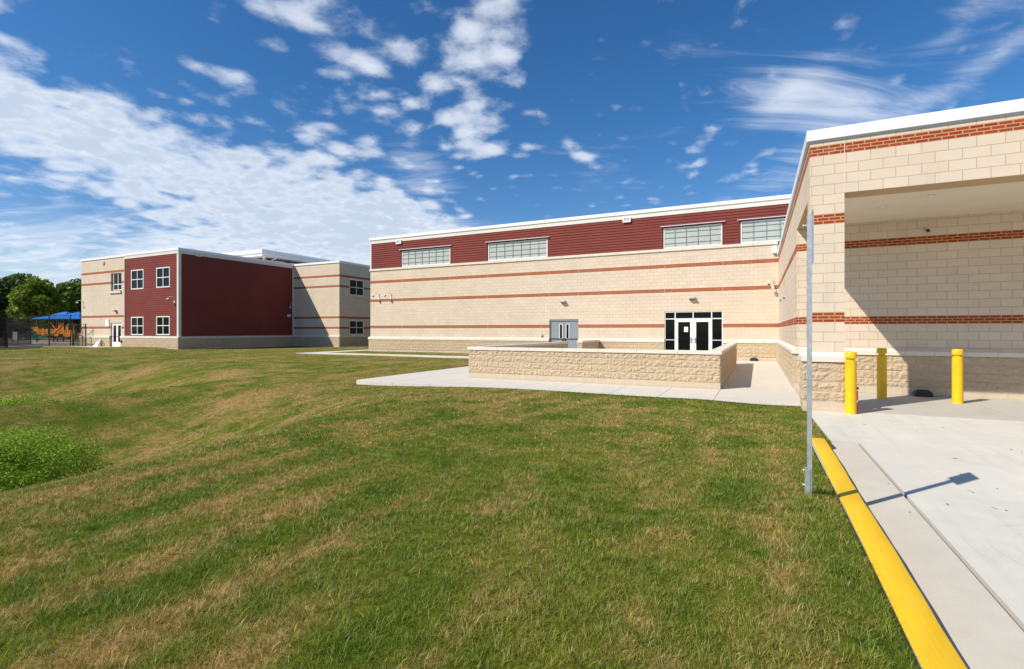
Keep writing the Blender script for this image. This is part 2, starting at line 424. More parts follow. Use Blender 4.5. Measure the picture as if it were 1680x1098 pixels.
# ------------------------------------------------------------------ mesh helpers
class MB:
    def __init__(s): s.v = []; s.f = []; s.mi = []; s.cur = 0; s.marks = [(0, 0)]
    def part(s):
        """what follows is a separate piece: build() gives it an object of its own"""
        if (len(s.v), len(s.f)) != s.marks[-1]: s.marks.append((len(s.v), len(s.f)))
        return s
    def q(s, *pts):
        b = len(s.v); s.v += [tuple(p) for p in pts]; s.f.append(tuple(range(b, b + len(pts)))); s.mi.append(s.cur); return s
    def box(s, x0, x1, y0, y1, z0, z1):
        b = len(s.v)
        s.v += [(x, y, z) for z in (z0, z1) for y in (y0, y1) for x in (x0, x1)]
        for f in ((0, 2, 3, 1), (4, 5, 7, 6), (0, 1, 5, 4), (2, 6, 7, 3), (0, 4, 6, 2), (1, 3, 7, 5)):
            s.f.append(tuple(b + i for i in f)); s.mi.append(s.cur)
        return s
    def tube(s, pts, r, n=8, caps=True):
        pts = [Vector(p) for p in pts]; rr = r if isinstance(r, (list, tuple)) else [r] * len(pts)
        b = len(s.v); prev = None
        for i, p in enumerate(pts):
            t = (pts[min(i + 1, len(pts) - 1)] - pts[max(i - 1, 0)]).normalized()
            if prev is None: a = t.orthogonal().normalized()
            else: a = (prev - t * prev.dot(t)).normalized()
            prev = a; c = t.cross(a)
            for k in range(n):
                an = 2 * math.pi * k / n
                s.v.append(tuple(p + (a * math.cos(an) + c * math.sin(an)) * rr[i]))
        for i in range(len(pts) - 1):
            for k in range(n):
                s.f.append((b + i * n + k, b + i * n + (k + 1) % n, b + (i + 1) * n + (k + 1) % n, b + (i + 1) * n + k)); s.mi.append(s.cur)
        if caps:
            s.f.append(tuple(b + k for k in reversed(range(n)))); s.mi.append(s.cur)
            s.f.append(tuple(b + (len(pts) - 1) * n + k for k in range(n))); s.mi.append(s.cur)
        return s
    def lathe(s, cx, cy, prof, n=28):
        return s.tube([(cx, cy, z) for z, r in prof], [r for z, r in prof], n)
    def bar(s, p0, p1, w, h=None):
        """rectangular bar"""
        h = h or w; p0 = Vector(p0); p1 = Vector(p1); t = (p1 - p0).normalized()
        up = Vector((0, 0, 1)) if abs(t.z) < .9 else Vector((0, 1, 0))
        a = t.cross(up).normalized() * w / 2; c = a.cross(t).normalized() * h / 2
        b = len(s.v)
        for p in (p0, p1):
            for sa, sc in ((-1, -1), (1, -1), (1, 1), (-1, 1)): s.v.append(tuple(p + a * sa + c * sc))
        for f in ((0, 1, 2, 3), (7, 6, 5, 4), (0, 4, 5, 1), (1, 5, 6, 2), (2, 6, 7, 3), (3, 7, 4, 0)):
            s.f.append(tuple(b + i for i in f)); s.mi.append(s.cur)
        return s
    def build(s, name, mats, parent=None, origin=None, smooth=False, bevel=0.0):
        if not isinstance(mats, (list, tuple)): mats = [mats]
        if s.marks[-1] == (len(s.v), len(s.f)): s.marks.pop()
        if len(s.marks) > 1:
            ends = s.marks[1:] + [(len(s.v), len(s.f))]; out = None
            for (v0, f0), (v1, f1) in zip(s.marks, ends):
                c = MB(); c.v = s.v[v0:v1]; c.f = [tuple(i - v0 for i in f) for f in s.f[f0:f1]]; c.mi = s.mi[f0:f1]
                out = out or c.build(name, mats, parent, origin, smooth, bevel) if v0 == 0 else (c.build(name, mats, parent, origin, smooth, bevel), out)[1]
            return out
        if parent is not None: o0 = world_loc(parent)
        elif origin is None:
            a = np.array(s.v); o0 = Vector((float((a[:, 0].min() + a[:, 0].max()) / 2), float((a[:, 1].min() + a[:, 1].max()) / 2), float(a[:, 2].min())))
        else: o0 = Vector(origin)
        me = bpy.data.meshes.new(name)
        me.from_pydata([(x - o0.x, y - o0.y, z - o0.z) for x, y, z in s.v], [], s.f)
        for mm in mats: me.materials.append(mm)
        if len(mats) > 1: me.polygons.foreach_set('material_index', s.mi)
        if smooth:
            me.polygons.foreach_set('use_smooth', [True] * len(me.polygons))
            me.set_sharp_from_angle(angle=math.radians(40))
        me.update()
        ob = bpy.data.objects.new(name, me); COL.objects.link(ob)
        if parent is not None: ob.parent = parent
        else: ob.location = o0
        if bevel > 0:
            bm = ob.modifiers.new('edge', 'BEVEL'); bm.width = bevel; bm.segments = 2; bm.limit_method = 'ANGLE'
        return ob

WL = {}
def world_loc(o):
    p = Vector(o.location)
    while o.parent is not None: o = o.parent; p = p + Vector(o.location)
    return p

def thing(name, label, cat, loc, group=None):
    o = bpy.data.objects.new(name, None); COL.objects.link(o); o.location = loc; o.empty_display_size = .2
    o['label'] = label; o['category'] = cat
    if group: o['group'] = group
    return o
def tag(o, label, cat, group=None):
    o['label'] = label; o['category'] = cat
    if group: o['group'] = group
    return o
def struct(o): o['kind'] = 'structure'; return o
def stuff(o, label, cat): o['kind'] = 'stuff'; return tag(o, label, cat)
def lab(o, l): o['label'] = l; return o

# walls are drawn in (u, z) on a vertical plane: axis 'y' faces -Y at y=P, axis 'x' faces +X at x=P
def W3(axis, P, u, z, out=0.0):
    return (u, P - out, z) if axis == 'y' else (P + out, u, z)
def wbox(mb, axis, P, u0, u1, z0, z1, o0, o1):
    if axis == 'y': mb.box(u0, u1, P - o1, P - o0, z0, z1)
    else: mb.box(P + o0, P + o1, u0, u1, z0, z1)
def panel(mb, axis, P, u0, u1, z0, z1, holes=(), depth=.2, out=0.0):
    us = sorted({u0, u1} | {h[0] for h in holes} | {h[1] for h in holes})
    zs = sorted({z0, z1} | {h[2] for h in holes} | {h[3] for h in holes})
    us = [u for u in us if u0 <= u <= u1]; zs = [z for z in zs if z0 <= z <= z1]
    for i in range(len(us) - 1):
        for j in range(len(zs) - 1):
            cu = (us[i] + us[i + 1]) / 2; cz = (zs[j] + zs[j + 1]) / 2
            if any(h[0] < cu < h[1] and h[2] < cz < h[3] for h in holes): continue
            mb.q(W3(axis, P, us[i], zs[j], out), W3(axis, P, us[i + 1], zs[j], out), W3(axis, P, us[i + 1], zs[j + 1], out), W3(axis, P, us[i], zs[j + 1], out))
    for a, b, c, d in holes:
        c = max(c, z0); d = min(d, z1)
        for p, q in (((a, c), (a, d)), ((b, d), (b, c)), ((a, d), (b, d)), ((b, c), (a, c))):
            mb.q(W3(axis, P, *p, out), W3(axis, P, *q, out), W3(axis, P, *q, out - depth), W3(axis, P, *p, out - depth))
def lap(mb, axis, P, u0, u1, z0, z1, holes=(), pitch=.16, proud=.016):
    n = max(1, round((z1 - z0) / pitch)); ph = (z1 - z0) / n
    for i in range(n):
        a = z0 + i * ph; b = a + ph
        cuts = sorted({a, b} | {h[k] for h in holes for k in (2, 3) if a < h[k] < b})
        for za, zb in zip(cuts[:-1], cuts[1:]):
            zc = (za + zb) / 2
            oa = proud * (1 - (za - a) / ph) + .004; ob = proud * (1 - (zb - a) / ph) + .004
            segs = [(u0, u1)]
            for h in holes:
                if h[2] < zc < h[3]:
                    ns = []
                    for s0, s1 in segs:
                        if h[1] <= s0 or h[0] >= s1: ns.append((s0, s1)); continue
                        if s0 < h[0]: ns.append((s0, h[0]))
                        if h[1] < s1: ns.append((h[1], s1))
                    segs = ns
            for s0, s1 in segs:
                mb.q(W3(axis, P, s0, za, oa), W3(axis, P, s1, za, oa), W3(axis, P, s1, zb, ob), W3(axis, P, s0, zb, ob))
                if abs(za - a) < 1e-6:
                    mb.q(W3(axis, P, s0, za, .004), W3(axis, P, s1, za, .004), W3(axis, P, s1, za, oa), W3(axis, P, s0, za, oa))

def window(parent, axis, P, u0, u1, z0, z1, cols, rows, fw=.07, back=.06, proud=.02, frame=None, pane=None, mull=.05, grid=None):
    frame = frame or M_white; pane = pane or M_glass
    mb = MB(); mg = MB() if grid else mb
    f = lambda a, b, c, d, o0=-back, o1=proud, m_=None: wbox(m_ or mb, axis, P, a, b, c, d, o0, o1)
    f(u0, u1, z1 - fw, z1); f(u0, u1, z0, z0 + fw); f(u0, u0 + fw, z0 + fw, z1 - fw); f(u1 - fw, u1, z0 + fw, z1 - fw)
    us = cols if isinstance(cols, (list, tuple)) else [u0 + (u1 - u0) * i / cols for i in range(1, cols)]
    zs = rows if isinstance(rows, (list, tuple)) else [z0 + (z1 - z0) * i / rows for i in range(1, rows)]
    for u in us: f(u - mull / 2, u + mull / 2, z0 + fw, z1 - fw, -back, proud - .004, mg)
    for z in zs: f(u0 + fw, u1 - fw, z - mull / 2, z + mull / 2, -back + .002, proud - .007, mg)
    w = mb.build('window', frame, parent)
    if grid: mg.build('glazing_grid', grid, w)
    g = MB(); wbox(g, axis, P, u0 + fw * .5, u1 - fw * .5, z0 + fw * .5, z1 - fw * .5, -back - .02, min(-back * .5, proud - .03))
    g.build('pane', pane, w)
    return w

def rough_face(mb, axis, P, u0, u1, z0, z1, du=.03, dz=.028, amp=.026, seed=0.0, smooth_low=0.0):
    """split-face masonry: a real rough surface whose blocks stop at tooled joints"""
    nu = max(2, int((u1 - u0) / du)); nz = max(2, int((z1 - z0) / dz))
    us = np.linspace(u0, u1, nu + 1); zs = np.linspace(z0, z1, nz + 1)
    b = len(mb.v)
    for j, z in enumerate(zs):
        row = math.floor(z / C8 + 1e-6); off = C8 * (row % 2)
        for i, u in enumerate(us):
            fz = (z / C8) % 1.0; fu = ((u + .1 + off) / (2 * C8)) % 1.0
            e = min(fz, 1 - fz) * C8; e2 = min(fu, 1 - fu) * 2 * C8
            k = min(1.0, min(e, e2) / .035)
            if z < smooth_low: k *= .08
            h = (mnoise.fractal(Vector((u * 10 + seed, z * 13, math.floor((u + .1 + off) / (2 * C8)) * 3.7 + row * 1.3)), .9, 2.1, 4) * .55 + .5)
            o = amp * 1.02 * k * max(0.0, min(1.2, (h - .5) * 1.6 + .5))
            if i in (0, nu) or j in (0, nz): o = 0
            mb.v.append(W3(axis, P, u, z, o))
    for j in range(nz):
        for i in range(nu):
            a = b + j * (nu + 1) + i
            mb.f.append((a, a + 1, a + nu + 2, a + nu + 1)); mb.mi.append(mb.cur)

def cap_strip(mb, axis, P, u0, u1, ztop, zbot, out, lip=.07, seg=0.61):
    """sloped cast-stone course on top of a base wall, in separate stones"""
    n = max(1, round((u1 - u0) / seg)); w = (u1 - u0) / n
    for i in range(n):
        a = u0 + i * w + .003; b = u0 + (i + 1) * w - .003
        pr = [(0.0, ztop), (out, ztop - lip), (out, zbot), (-.02, zbot)]
        A = [W3(axis, P, a, z, o) for o, z in pr]; B = [W3(axis, P, b, z, o) for o, z in pr]
        for k in range(3): mb.q(A[k], B[k], B[k + 1], A[k + 1])
        mb.q(*A); mb.q(*reversed(B))

# ------------------------------------------------------------------ ground
XS, YC, YI, YG, XG = .98, 12.19, 16.108, 30.125, -26.95
def sst(a, b, x):
    t = np.clip((x - a) / (b - a), 0, 1); return t * t * (3 - 2 * t)
def lawn_z(X, Y):
    X = np.asarray(X, float); Y = np.asarray(Y, float)
    z = .20 - .16 * sst(8.0, 12.6, Y) * sst(-48, -40, X) + .04 * sst(14, 26, Y)
    z = z - .02 * sst(-2, -8, X) * (1 - sst(8, 14, Y))
    z = z - .40 * sst(-5.5, -15, X) * sst(19, 6, Y) * sst(-34, -27, X)
    p1 = sst(-6.0, -10.3, X + .12 * (Y - 4)) * sst(-19.2, -13.0, X) * sst(12.0, 5.6, Y + .25 * (X + 12))
    p2 = sst(-17.9, -20.6, X) * sst(-35, -26, X) * sst(15.5, 8.5, Y + .1 * (X + 22))
    z = z - .10 * sst(-1.5, .3, X) * sst(6.6, 8.6, Y) * sst(13.5, 12.0, Y) + .0 * z
    wk = sst(.40, .60, X) * (1 - sst(7.9, 8.5, Y)); z = z * (1 - wk) + .136 * wk
    z = z - 1.22 * p1 - 1.15 * p2
    z = z + (.035 - .022 * sst(12, 20, Y)) * np.sin(X * .55 + Y * .3) * np.sin(Y * .42 - X * .2)
    return z
def paved(X, Y, g=0.0):
    X = np.asarray(X, float); Y = np.asarray(Y, float)
    p = (X > -11.9 + g) & (X < 1.3) & (Y > 12.62 + g) & (Y < 31)
    p |= (X > .66 + g) & (Y < 8.2)
    p |= (X > .93 + g) & (Y >= 8.2)
    p |= (X > -28.6 + g) & (X < -11.8) & (Y > 24.55 + g) & (Y < 25.95 - g)
    p |= (X > -28.6 + g) & (X < -27.15 - g) & (Y > 25.0) & (Y < 44)
    p |= (X > XG) & (Y > YG)
    p |= (X > -58.1) & (X < -42.7) & (Y > 25.0)
    p |= (X > -60) & (X < -50.8 - g) & (Y > 22.9 + g)
    p |= (X < -57.5 - g) & (Y > 19.2 + g)
    return p

def axis_ticks(lo, hi, dense, extra):
    t = []
    for a, b, s in dense: t += list(np.arange(a, b, s))
    x = dense[-1][1]; st = 3.0
    while x < hi: t.append(x); x += st; st *= 1.25
    x = dense[0][0]; st = 3.0
    while x > lo: x -= st; t.append(x); st *= 1.25
    t = [v for v in t if all(abs(v - e) > .03 for e in extra)]
    return np.array(sorted(set([round(float(v), 4) for v in t + list(extra)])))
ex = []
for e in (.66, .93, -11.9, -28.6, -27.15, -50.8, -57.5): ex += [e - .015, e + .015]
ey = []
for e in (8.2, 12.62, 24.55, 25.95, 22.9, 19.2): ey += [e - .015, e + .015]
gx = axis_ticks(-900, 700, [(-62, -36, 1.0), (-36, -3, .30), (-3, 3, .20)], ex)
gy = axis_ticks(-500, 900, [(-3, 18, .28), (18, 48, .7)], ey)
GX, GY = np.meshgrid(gx, gy)
GZ = lawn_z(GX, GY)
GZ = np.where(GX < -60, .14, GZ)
GZ = np.where(paved(GX, GY), np.minimum(GZ - .16, -.13), GZ)
me = bpy.data.meshes.new('ground')
nx_, ny_ = len(gx), len(gy)
vv = np.stack([GX, GY, GZ], -1).reshape(-1, 3)
idx = np.arange(nx_ * ny_).reshape(ny_, nx_)
ff = np.stack([idx[:-1, :-1], idx[:-1, 1:], idx[1:, 1:], idx[1:, :-1]], -1).reshape(-1, 4)
me.from_pydata(vv.tolist(), [], ff.tolist())
me.materials.append(M_lawn)
me.polygons.foreach_set('use_smooth', [True] * len(me.polygons)); me.update()
struct_o = bpy.data.objects.new('ground', me); COL.objects.link(struct_o); struct(struct_o)

# grass blades: one mesh, denser and finer near the camera
def blades(name, rings, label):
    allv = []; allf = []; rnds = []; base = 0
    s, c = math.sin(TH), math.cos(TH)
    for (d0, d1, dens, wid, hgt, k) in rings:
        nt = int(dens * (d1 * d1 - d0 * d0) * 1.08 / k)
        d = np.sqrt(rng.uniform(d0 * d0, d1 * d1, nt)); t = rng.uniform(-1.08, 1.0, nt)
        TX = d * (-s + t * c); TY = d * (c + t * s)
        clump = .5 + .5 * np.sin(TX * 2.1 + 1.7 * np.sin(TY * 1.3)) * np.sin(TY * 2.6 + TX)
        clump = .6 * clump + .4 * (.5 + .5 * np.sin(TX * 9.3 + 2 * np.sin(TY * 6.1)) * np.sin(TY * 8.7 - TX * 3))
        th_ = (.62 + .62 * clump) * rng.uniform(.65, 1.3, nt)           # tuft height
        tr = rng.uniform(.010, .040, nt) * (1 if k > 8 else 2.2)         # tuft radius
        tc = rng.uniform(0, 1, nt); tla = rng.uniform(0, 2 * np.pi, nt); tl = rng.uniform(0, .7, nt)
        rep = lambda q: np.repeat(q, k)
        n = nt * k
        ra = rng.uniform(0, 2 * np.pi, n); rr = rep(tr) * np.sqrt(rng.uniform(0, 1, n)) * 1.6
        X = rep(TX) + np.cos(ra) * rr; Y = rep(TY) + np.sin(ra) * rr
        h = hgt * rep(th_) * rng.uniform(.5, 1.2, n)
        lx = (np.cos(ra) * rng.uniform(.1, 1.2, n) + rep(np.cos(tla) * tl)) * h; ly = (np.sin(ra) * rng.uniform(.1, 1.2, n) + rep(np.sin(tla) * tl)) * h
        rn = np.clip(rep(tc) * .65 + rng.uniform(0, .35, n), 0, 1)
        keep = ~paved(X, Y, -.03) & (X < .93) & ~((X > .628) & (Y < 8.24))
        keep &= ~((X > XG - .1) & (Y > YG - .15)) & ~((X < -42.6) & (Y > 24.8)) & ~((X < -36.4) & (Y > 36.3))
        X, Y, h, lx, ly, rn = X[keep], Y[keep], h[keep], lx[keep], ly[keep], rn[keep]; n = len(X)
        Z = lawn_z(X, Y) - .006
        a = rng.uniform(0, 2 * np.pi, n)
        w = wid * rng.uniform(.6, 1.3, n)
        ux, uy = np.cos(a) * w / 2, np.sin(a) * w / 2
        v = np.zeros((n, 5, 3))
        v[:, 0] = np.stack([X - ux, Y - uy, Z], -1); v[:, 1] = np.stack([X + ux, Y + uy, Z], -1)
        v[:, 2] = np.stack([X + ux * .8 + lx * .35, Y + uy * .8 + ly * .35, Z + h * .6], -1)
        v[:, 3] = np.stack([X - ux * .8 + lx * .35, Y - uy * .8 + ly * .35, Z + h * .6], -1)
        v[:, 4] = np.stack([X + lx, Y + ly, Z + h], -1)
        allv.append(v.reshape(-1, 3)); b = base + np.arange(n)[:, None] * 5
        q = np.concatenate([b + np.array([[0, 1, 2]]), b + np.array([[0, 2, 3]]), b + np.array([[3, 2, 4]])], 1).reshape(-1, 3)
        allf.append(q); rnds.append(np.repeat(rn, 5)); base += n * 5
    mesh_np(name, np.concatenate(allv), np.concatenate(allf), np.concatenate(rnds), M_blade, label)

def mesh_raw(name, V, F, R, material):
    me = bpy.data.meshes.new(name)
    nf, k = F.shape
    me.vertices.add(len(V)); me.vertices.foreach_set('co', V.astype(np.float32).ravel())
    me.loops.add(nf * k); me.loops.foreach_set('vertex_index', F.astype(np.int32).ravel())
    me.polygons.add(nf); me.polygons.foreach_set('loop_start', np.arange(0, nf * k, k, dtype=np.int32))
    me.update(calc_edges=True)
    if R is not None:
        at = me.attributes.new('rnd', 'FLOAT', 'POINT'); at.data.foreach_set('value', R.astype(np.float32))
    me.materials.append(material)
    return me
def mesh_np(name, V, F, R, material, label, cat='grass'):
    me = mesh_raw(name, V, F, R, material)
    o = bpy.data.objects.new(name, me); COL.objects.link(o)
    stuff(o, label, cat)
    return o
blades('grass', [(1.2, 3.2, 13500, .0027, .044, 16), (3.2, 6.0, 8500, .0036, .042, 14), (6.0, 10.0, 3300, .0062, .037, 10), (10.0, 17.0, 800, .012, .034, 6), (17.0, 42.0, 90, .026, .026, 4)],
       'patchy green and straw coloured lawn grass across the foreground')

# ------------------------------------------------------------------ paving
def slabs(mb, xs, ys, z0, z1, gap=.010, skip=lambda a, b: False):
    for a, b in zip(xs[:-1], xs[1:]):
        for c, d in zip(ys[:-1], ys[1:]):
            if skip((a + b) / 2, (c + d) / 2): continue
            mb.box(a + gap / 2, b - gap / 2, c + gap / 2, d - gap / 2, z0, z1)
mb = MB()
xs = [-11.9, -10.4, -8.98, -7.6, -6.13, -4.78, -3.47, -2.21, -.93, .93]
slabs(mb, xs, [12.62, 14.96], -.12, .03)
slabs(mb, [-11.9, -10.4, -9.02], [14.96, 16.5, 18.0, 19.5, 21.0, 22.5, 24.0, 25.95, 27.4, 29.98], -.12, .03)
slabs(mb, [-.93, .93], [14.96, 16.5, 18.0, 19.5, 21.0, 22.5, 24.0, 25.5, 27.0, 28.5, 30.02], -.12, .03)
slabs(mb, [-9.0, -7.5, -6.0, -4.5, -3.0, -1.7, -.93], [15.3, 18.0, 21.0, 24.0, 27.0, 30.02], -.12, .03)
# narrow paths across the far lawn
slabs(mb, list(np.arange(-28.6, -11.8, 1.6)), [24.55, 25.95], -.05, .115, .008)
slabs(mb, [-28.6, -27.15], list(np.arange(25.95, 44, 1.6)), -.05, .115, .008)
slabs(mb, [-60, -57.5, -55, -52.9, -50.8], [22.9, 25.0], 0.0, .20, .008)
struct(mb.build('sidewalk', M_walk, bevel=.006))
mb = MB(); mb.box(-11.88, .92, 12.64, 30.1, -.14, .004); mb.box(.85, 60, -30, 18, -.2, -.035)
struct(mb.build('paving_joint', M_gray2))
mb = MB()
slabs(mb, [1.345, 4.9, 9.0, 13.5, 18, 24], [-9, -3.5, .8, 4.76, 8.96], -.12, .0, .008)
slabs(mb, [.93, 4.9, 9.0, 13.5, 18, 24], [8.96, 12.3], -.12, .0, .008)
struct(mb.build('driveway', M_slab))
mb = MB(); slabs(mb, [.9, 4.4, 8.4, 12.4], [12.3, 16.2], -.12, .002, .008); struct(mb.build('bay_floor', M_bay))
mb = MB(); slabs(mb, [.85, 1.315], [-9, -6, -3, .0, 2.8, 5.58, 8.94], -.12, .001, .007)
struct(mb.build('gutter', M_gutter))

# yellow-painted kerb, its back edge bare
def kerb(x0, x1, y0, y1, zt, rr, zb=-.12, taper=.0):
    mb = MB(); ys = list(np.arange(y0, y1, .35)) + [y1]
    prof = [(x0, zb), (x0, zt - .01), (x0 + .012, zt), (x1 - rr, zt), (x1 - rr * .3, zt - rr * .3), (x1, zt - rr), (x1 + .012, zb)]
    b = len(mb.v)
    for i, y in enumerate(ys):
        for (x, z) in prof:
            w = .004 * math.sin(y * 2.3 + x * 5) + .002 * math.sin(y * 9.1)
            mb.v.append((x + w, y, z))
    n = len(prof)
    for i in range(len(ys) - 1):
        for k in range(n - 1):
            mb.f.append((b + i * n + k, b + (i + 1) * n + k, b + (i + 1) * n + k + 1, b + i * n + k + 1)); mb.mi.append(0)
    mb.q(*[mb.v[b + k] for k in range(n)]); mb.q(*[mb.v[b + (len(ys) - 1) * n + k] for k in reversed(range(n))])
    return mb
struct(kerb(.640, .664, -9, 8.20, .146, .004).build('kerb_back', M_kerbc))
struct(kerb(.664, .850, -9, 8.20, .15, .02).build('kerb', M_ypaint, smooth=True))

mb = MB(); mb.box(-400, -57.5, 19.2, 260, -.1, .155); struct(mb.build('asphalt_yard', M_asph))
mb = MB(); mb.box(-130, -70, 27.5, 70, .1, .18); struct(mb.build('playground_mulch', M_mulch))

# ------------------------------------------------------------------ gymnasium
BT, CT = 5 * C8, 6 * C8 - .03
gym = thing('gymnasium', 'long cream block hall with red clapboard clerestory and striped brick bands', 'building', (-12, YG, 0))
gd = (-12.06, -10.10, .03, 2.37); en = (-4.87, -1.74, .03, 2.76)
mb = MB()
panel(mb, 'y', YG, XG, XS, CT - .02, 31 * C8, [gd, en], .22)
panel(mb, 'x', XG, YG, 46, CT, 31 * C8)
mb.v = mb.v
w = MB(); w.box(XG, XG + .001, YG, YG + .001, 0, .001)
w = mb
w.q((XG, YG, CT - .02), (XG, YG, 31 * C8), (XG, 50, 31 * C8), (XG, 50, CT - .02))
w.build('wall', M_gymwall, gym)
mb = MB()
for a, b in ((XG - .10, gd[0]), (gd[1], en[0]), (en[1], XS - .08)):
    mb.part(); rough_face(mb, 'y', YG - .09, a, b, -.05, BT, .034, .034, .024, a)
    for u, sg in ((a, 0), (b, 1)):
        mb.q((u, YG - .09, -.05), (u, YG + .1, -.05), (u, YG + .1, BT), (u, YG - .09, BT))
mb.part(); mb.q((XG - .1, YG - .09, -.05), (XG - .1, YG - .09, BT), (XG - .1, 50, BT), (XG - .1, 50, -.05))
mb.build('base_wall', M_split, gym)
mb = MB()
for a, b in ((XG - .13, gd[0]), (gd[1], en[0]), (en[1], XS - .02)): mb.part(); cap_strip(mb, 'y', YG, a, b, CT, BT - .04, .135)
mb.part(); cap_strip(mb, 'y', YG - .0, XG - .06, XS - .02, 31 * C8 + .11, 31 * C8 - .05, .07, .02)
mb.q((XG - .13, YG - .135, BT), (XG - .13, YG - .135, CT - .07), (XG - .13, 50, CT - .07), (XG - .13, 50, BT))
mb.q((XG - .06, YG - .07, 31 * C8 - .05), (XG - .06, YG - .07, 31 * C8 + .09), (XG - .06, 50, 31 * C8 + .09), (XG - .06, 50, 31 * C8 - .05))
mb.build('cap_course', M_cap, gym)
ZS = 31 * C8 + .11
wins = [(-23.93, -19.65, 7), (-16.57, -12.2, 7), (-4.93, -1.77, 5), (-.84, 2.32, 5)]
zw0, zw1 = ZS, 7.60
mb = MB()
hol = [(a - .04, b + .04, zw0 - .01, zw1 + .03) for a, b, c in wins]
lap(mb, 'y', YG, XG + .12, 12, ZS, 8.34, hol, .165, .03)
panel(mb, 'y', YG, XG + .12, 12, ZS - .1, 8.34, [(a, b, c, d) for a, b, c, d in hol], .16, .0)
mb.build('siding', M_siding, gym)
mb = MB(); mb.box(XG - .01, XG + .12, YG - .03, YG + .3, ZS - .02, 8.34); mb.box(XG - .005, XG + .3, YG + .3, 50, ZS - .02, 8.34)
mb.box(XG - .02, 13, YG - .045, 50, 8.34, 8.60)
mb.build('frieze', M_trim, gym)
mb = MB(); mb.box(XG - .06, 13, YG - .10, 50.2, 8.60, 8.80); mb.box(XG - .03, 13, YG - .065, 50.1, 8.575, 8.60)
mb.build('coping', M_white, gym, bevel=.01)
for a, b, c in wins:
    w = window(gym, 'y', YG, a, b, zw0 + .01, zw1, c, [zw0 + .28, zw0 + .60, zw0 + .91], .055, .10, -.03, M_white, M_kal, .026, M_gridbar)
    f = MB(); f.box(a - .16, b + .16, YG - .13, YG + .02, zw1 + .075, zw1 + .105); f.build('head_flashing', M_alu, w)
# grey service doors
dr = MB()
dr.box(gd[0], gd[0] + .05, YG + .04, YG + .2, .03, gd[3]); dr.box(gd[1] - .05, gd[1], YG + .04, YG + .2, .03, gd[3]); dr.box(gd[0] + .05, gd[1] - .05, YG + .04, YG + .2, gd[3] - .09, gd[3])
dfr = dr.build('door_frame', M_grey, gym)
mid = (gd[0] + gd[1]) / 2
for k, (a, b) in enumerate(((gd[0] + .055, mid - .006), (mid + .006, gd[1] - .055))):
    d = MB()
    lw = (mid - .30, mid - .14) if k == 0 else (mid + .14, mid + .30)
    z0_, z1_ = 1.17, 2.05
    y0, y1 = YG + .10, YG + .145
    d.box(a, lw[0], y0, y1, .04, gd[3] - .095); d.box(lw[1], b, y0, y1, .04, gd[3] - .095)
    d.box(lw[0], lw[1], y0, y1, .04, z0_); d.box(lw[0], lw[1], y0, y1, z1_, gd[3] - .095)
    leaf = d.build('door', M_grey, gym)
    t = MB(); t.box(lw[0] - .035, lw[0], y0 - .012, y0, z0_ - .035, z1_ + .035); t.box(lw[1], lw[1] + .035, y0 - .012, y0, z0_ - .035, z1_ + .035)
    t.box(lw[0], lw[1], y0 - .012, y0, z1_, z1_ + .035); t.box(lw[0], lw[1], y0 - .012, y0, z0_ - .035, z0_)
    t.build('window_trim', M_white, leaf)
    g = MB(); g.box(lw[0], lw[1], y0 + .015, y0 + .025, z0_, z1_); g.build('pane', M_glass, leaf)
    hx = mid - .09 if k == 0 else mid + .09
    h = MB(); h.box(hx - .035, hx + .035, y0 - .02, y0, .90, 1.16); h.tube([(hx, y0 - .02, .94), (hx, y0 - .07, .96), (hx, y0 - .07, 1.10), (hx, y0 - .02, 1.12)], .014)
    h.build('handle', M_dark, leaf)
# glazed entrance
ent = MB(); fw = .05
y0, y1 = YG + .03, YG + .15
xs_ = [en[0], -4.28, -3.30, -2.32, en[1]]
ent.box(en[0], en[1], y0, y1, en[3] - .06, en[3])
for x in xs_[1:4]: ent.box(x - .03, x + .03, y0 + .002, y1, .03, en[3] - .06)
ent.box(en[0], en[0] + fw, y0, y1, .03, en[3] - .06); ent.box(en[1] - fw, en[1], y0, y1, .03, en[3] - .06)
ent.box(en[0] + fw, en[1] - fw, y0 + .004, y1, 2.30, 2.36)
for a, b in ((en[0] + fw, xs_[1] - .03), (xs_[3] + .03, en[1] - fw)):
    ent.box(a, b, y0 + .006, y1, 1.10, 1.15); ent.box(a, b, y0 + .006, y1, .03, .12)
entw = ent.build('entrance_frame', M_alu, gym)
g = MB()
for a, b, c, d in ((en[0] + fw, xs_[1] - .03, .12, 1.10), (en[0] + fw, xs_[1] - .03, 1.15, 2.30), (xs_[3] + .03, en[1] - fw, .12, 1.10), (xs_[3] + .03, en[1] - fw, 1.15, 2.30),
                   (en[0] + fw, xs_[1] - .03, 2.36, 2.70), (xs_[1] + .03, xs_[2] - .03, 2.36, 2.70), (xs_[2] + .03, xs_[3] - .03, 2.36, 2.70), (xs_[3] + .03, en[1] - fw, 2.36, 2.70)):
    g.box(a, b, y0 + .06, y0 + .07, c, d)
g.build('pane', M_glass, entw)
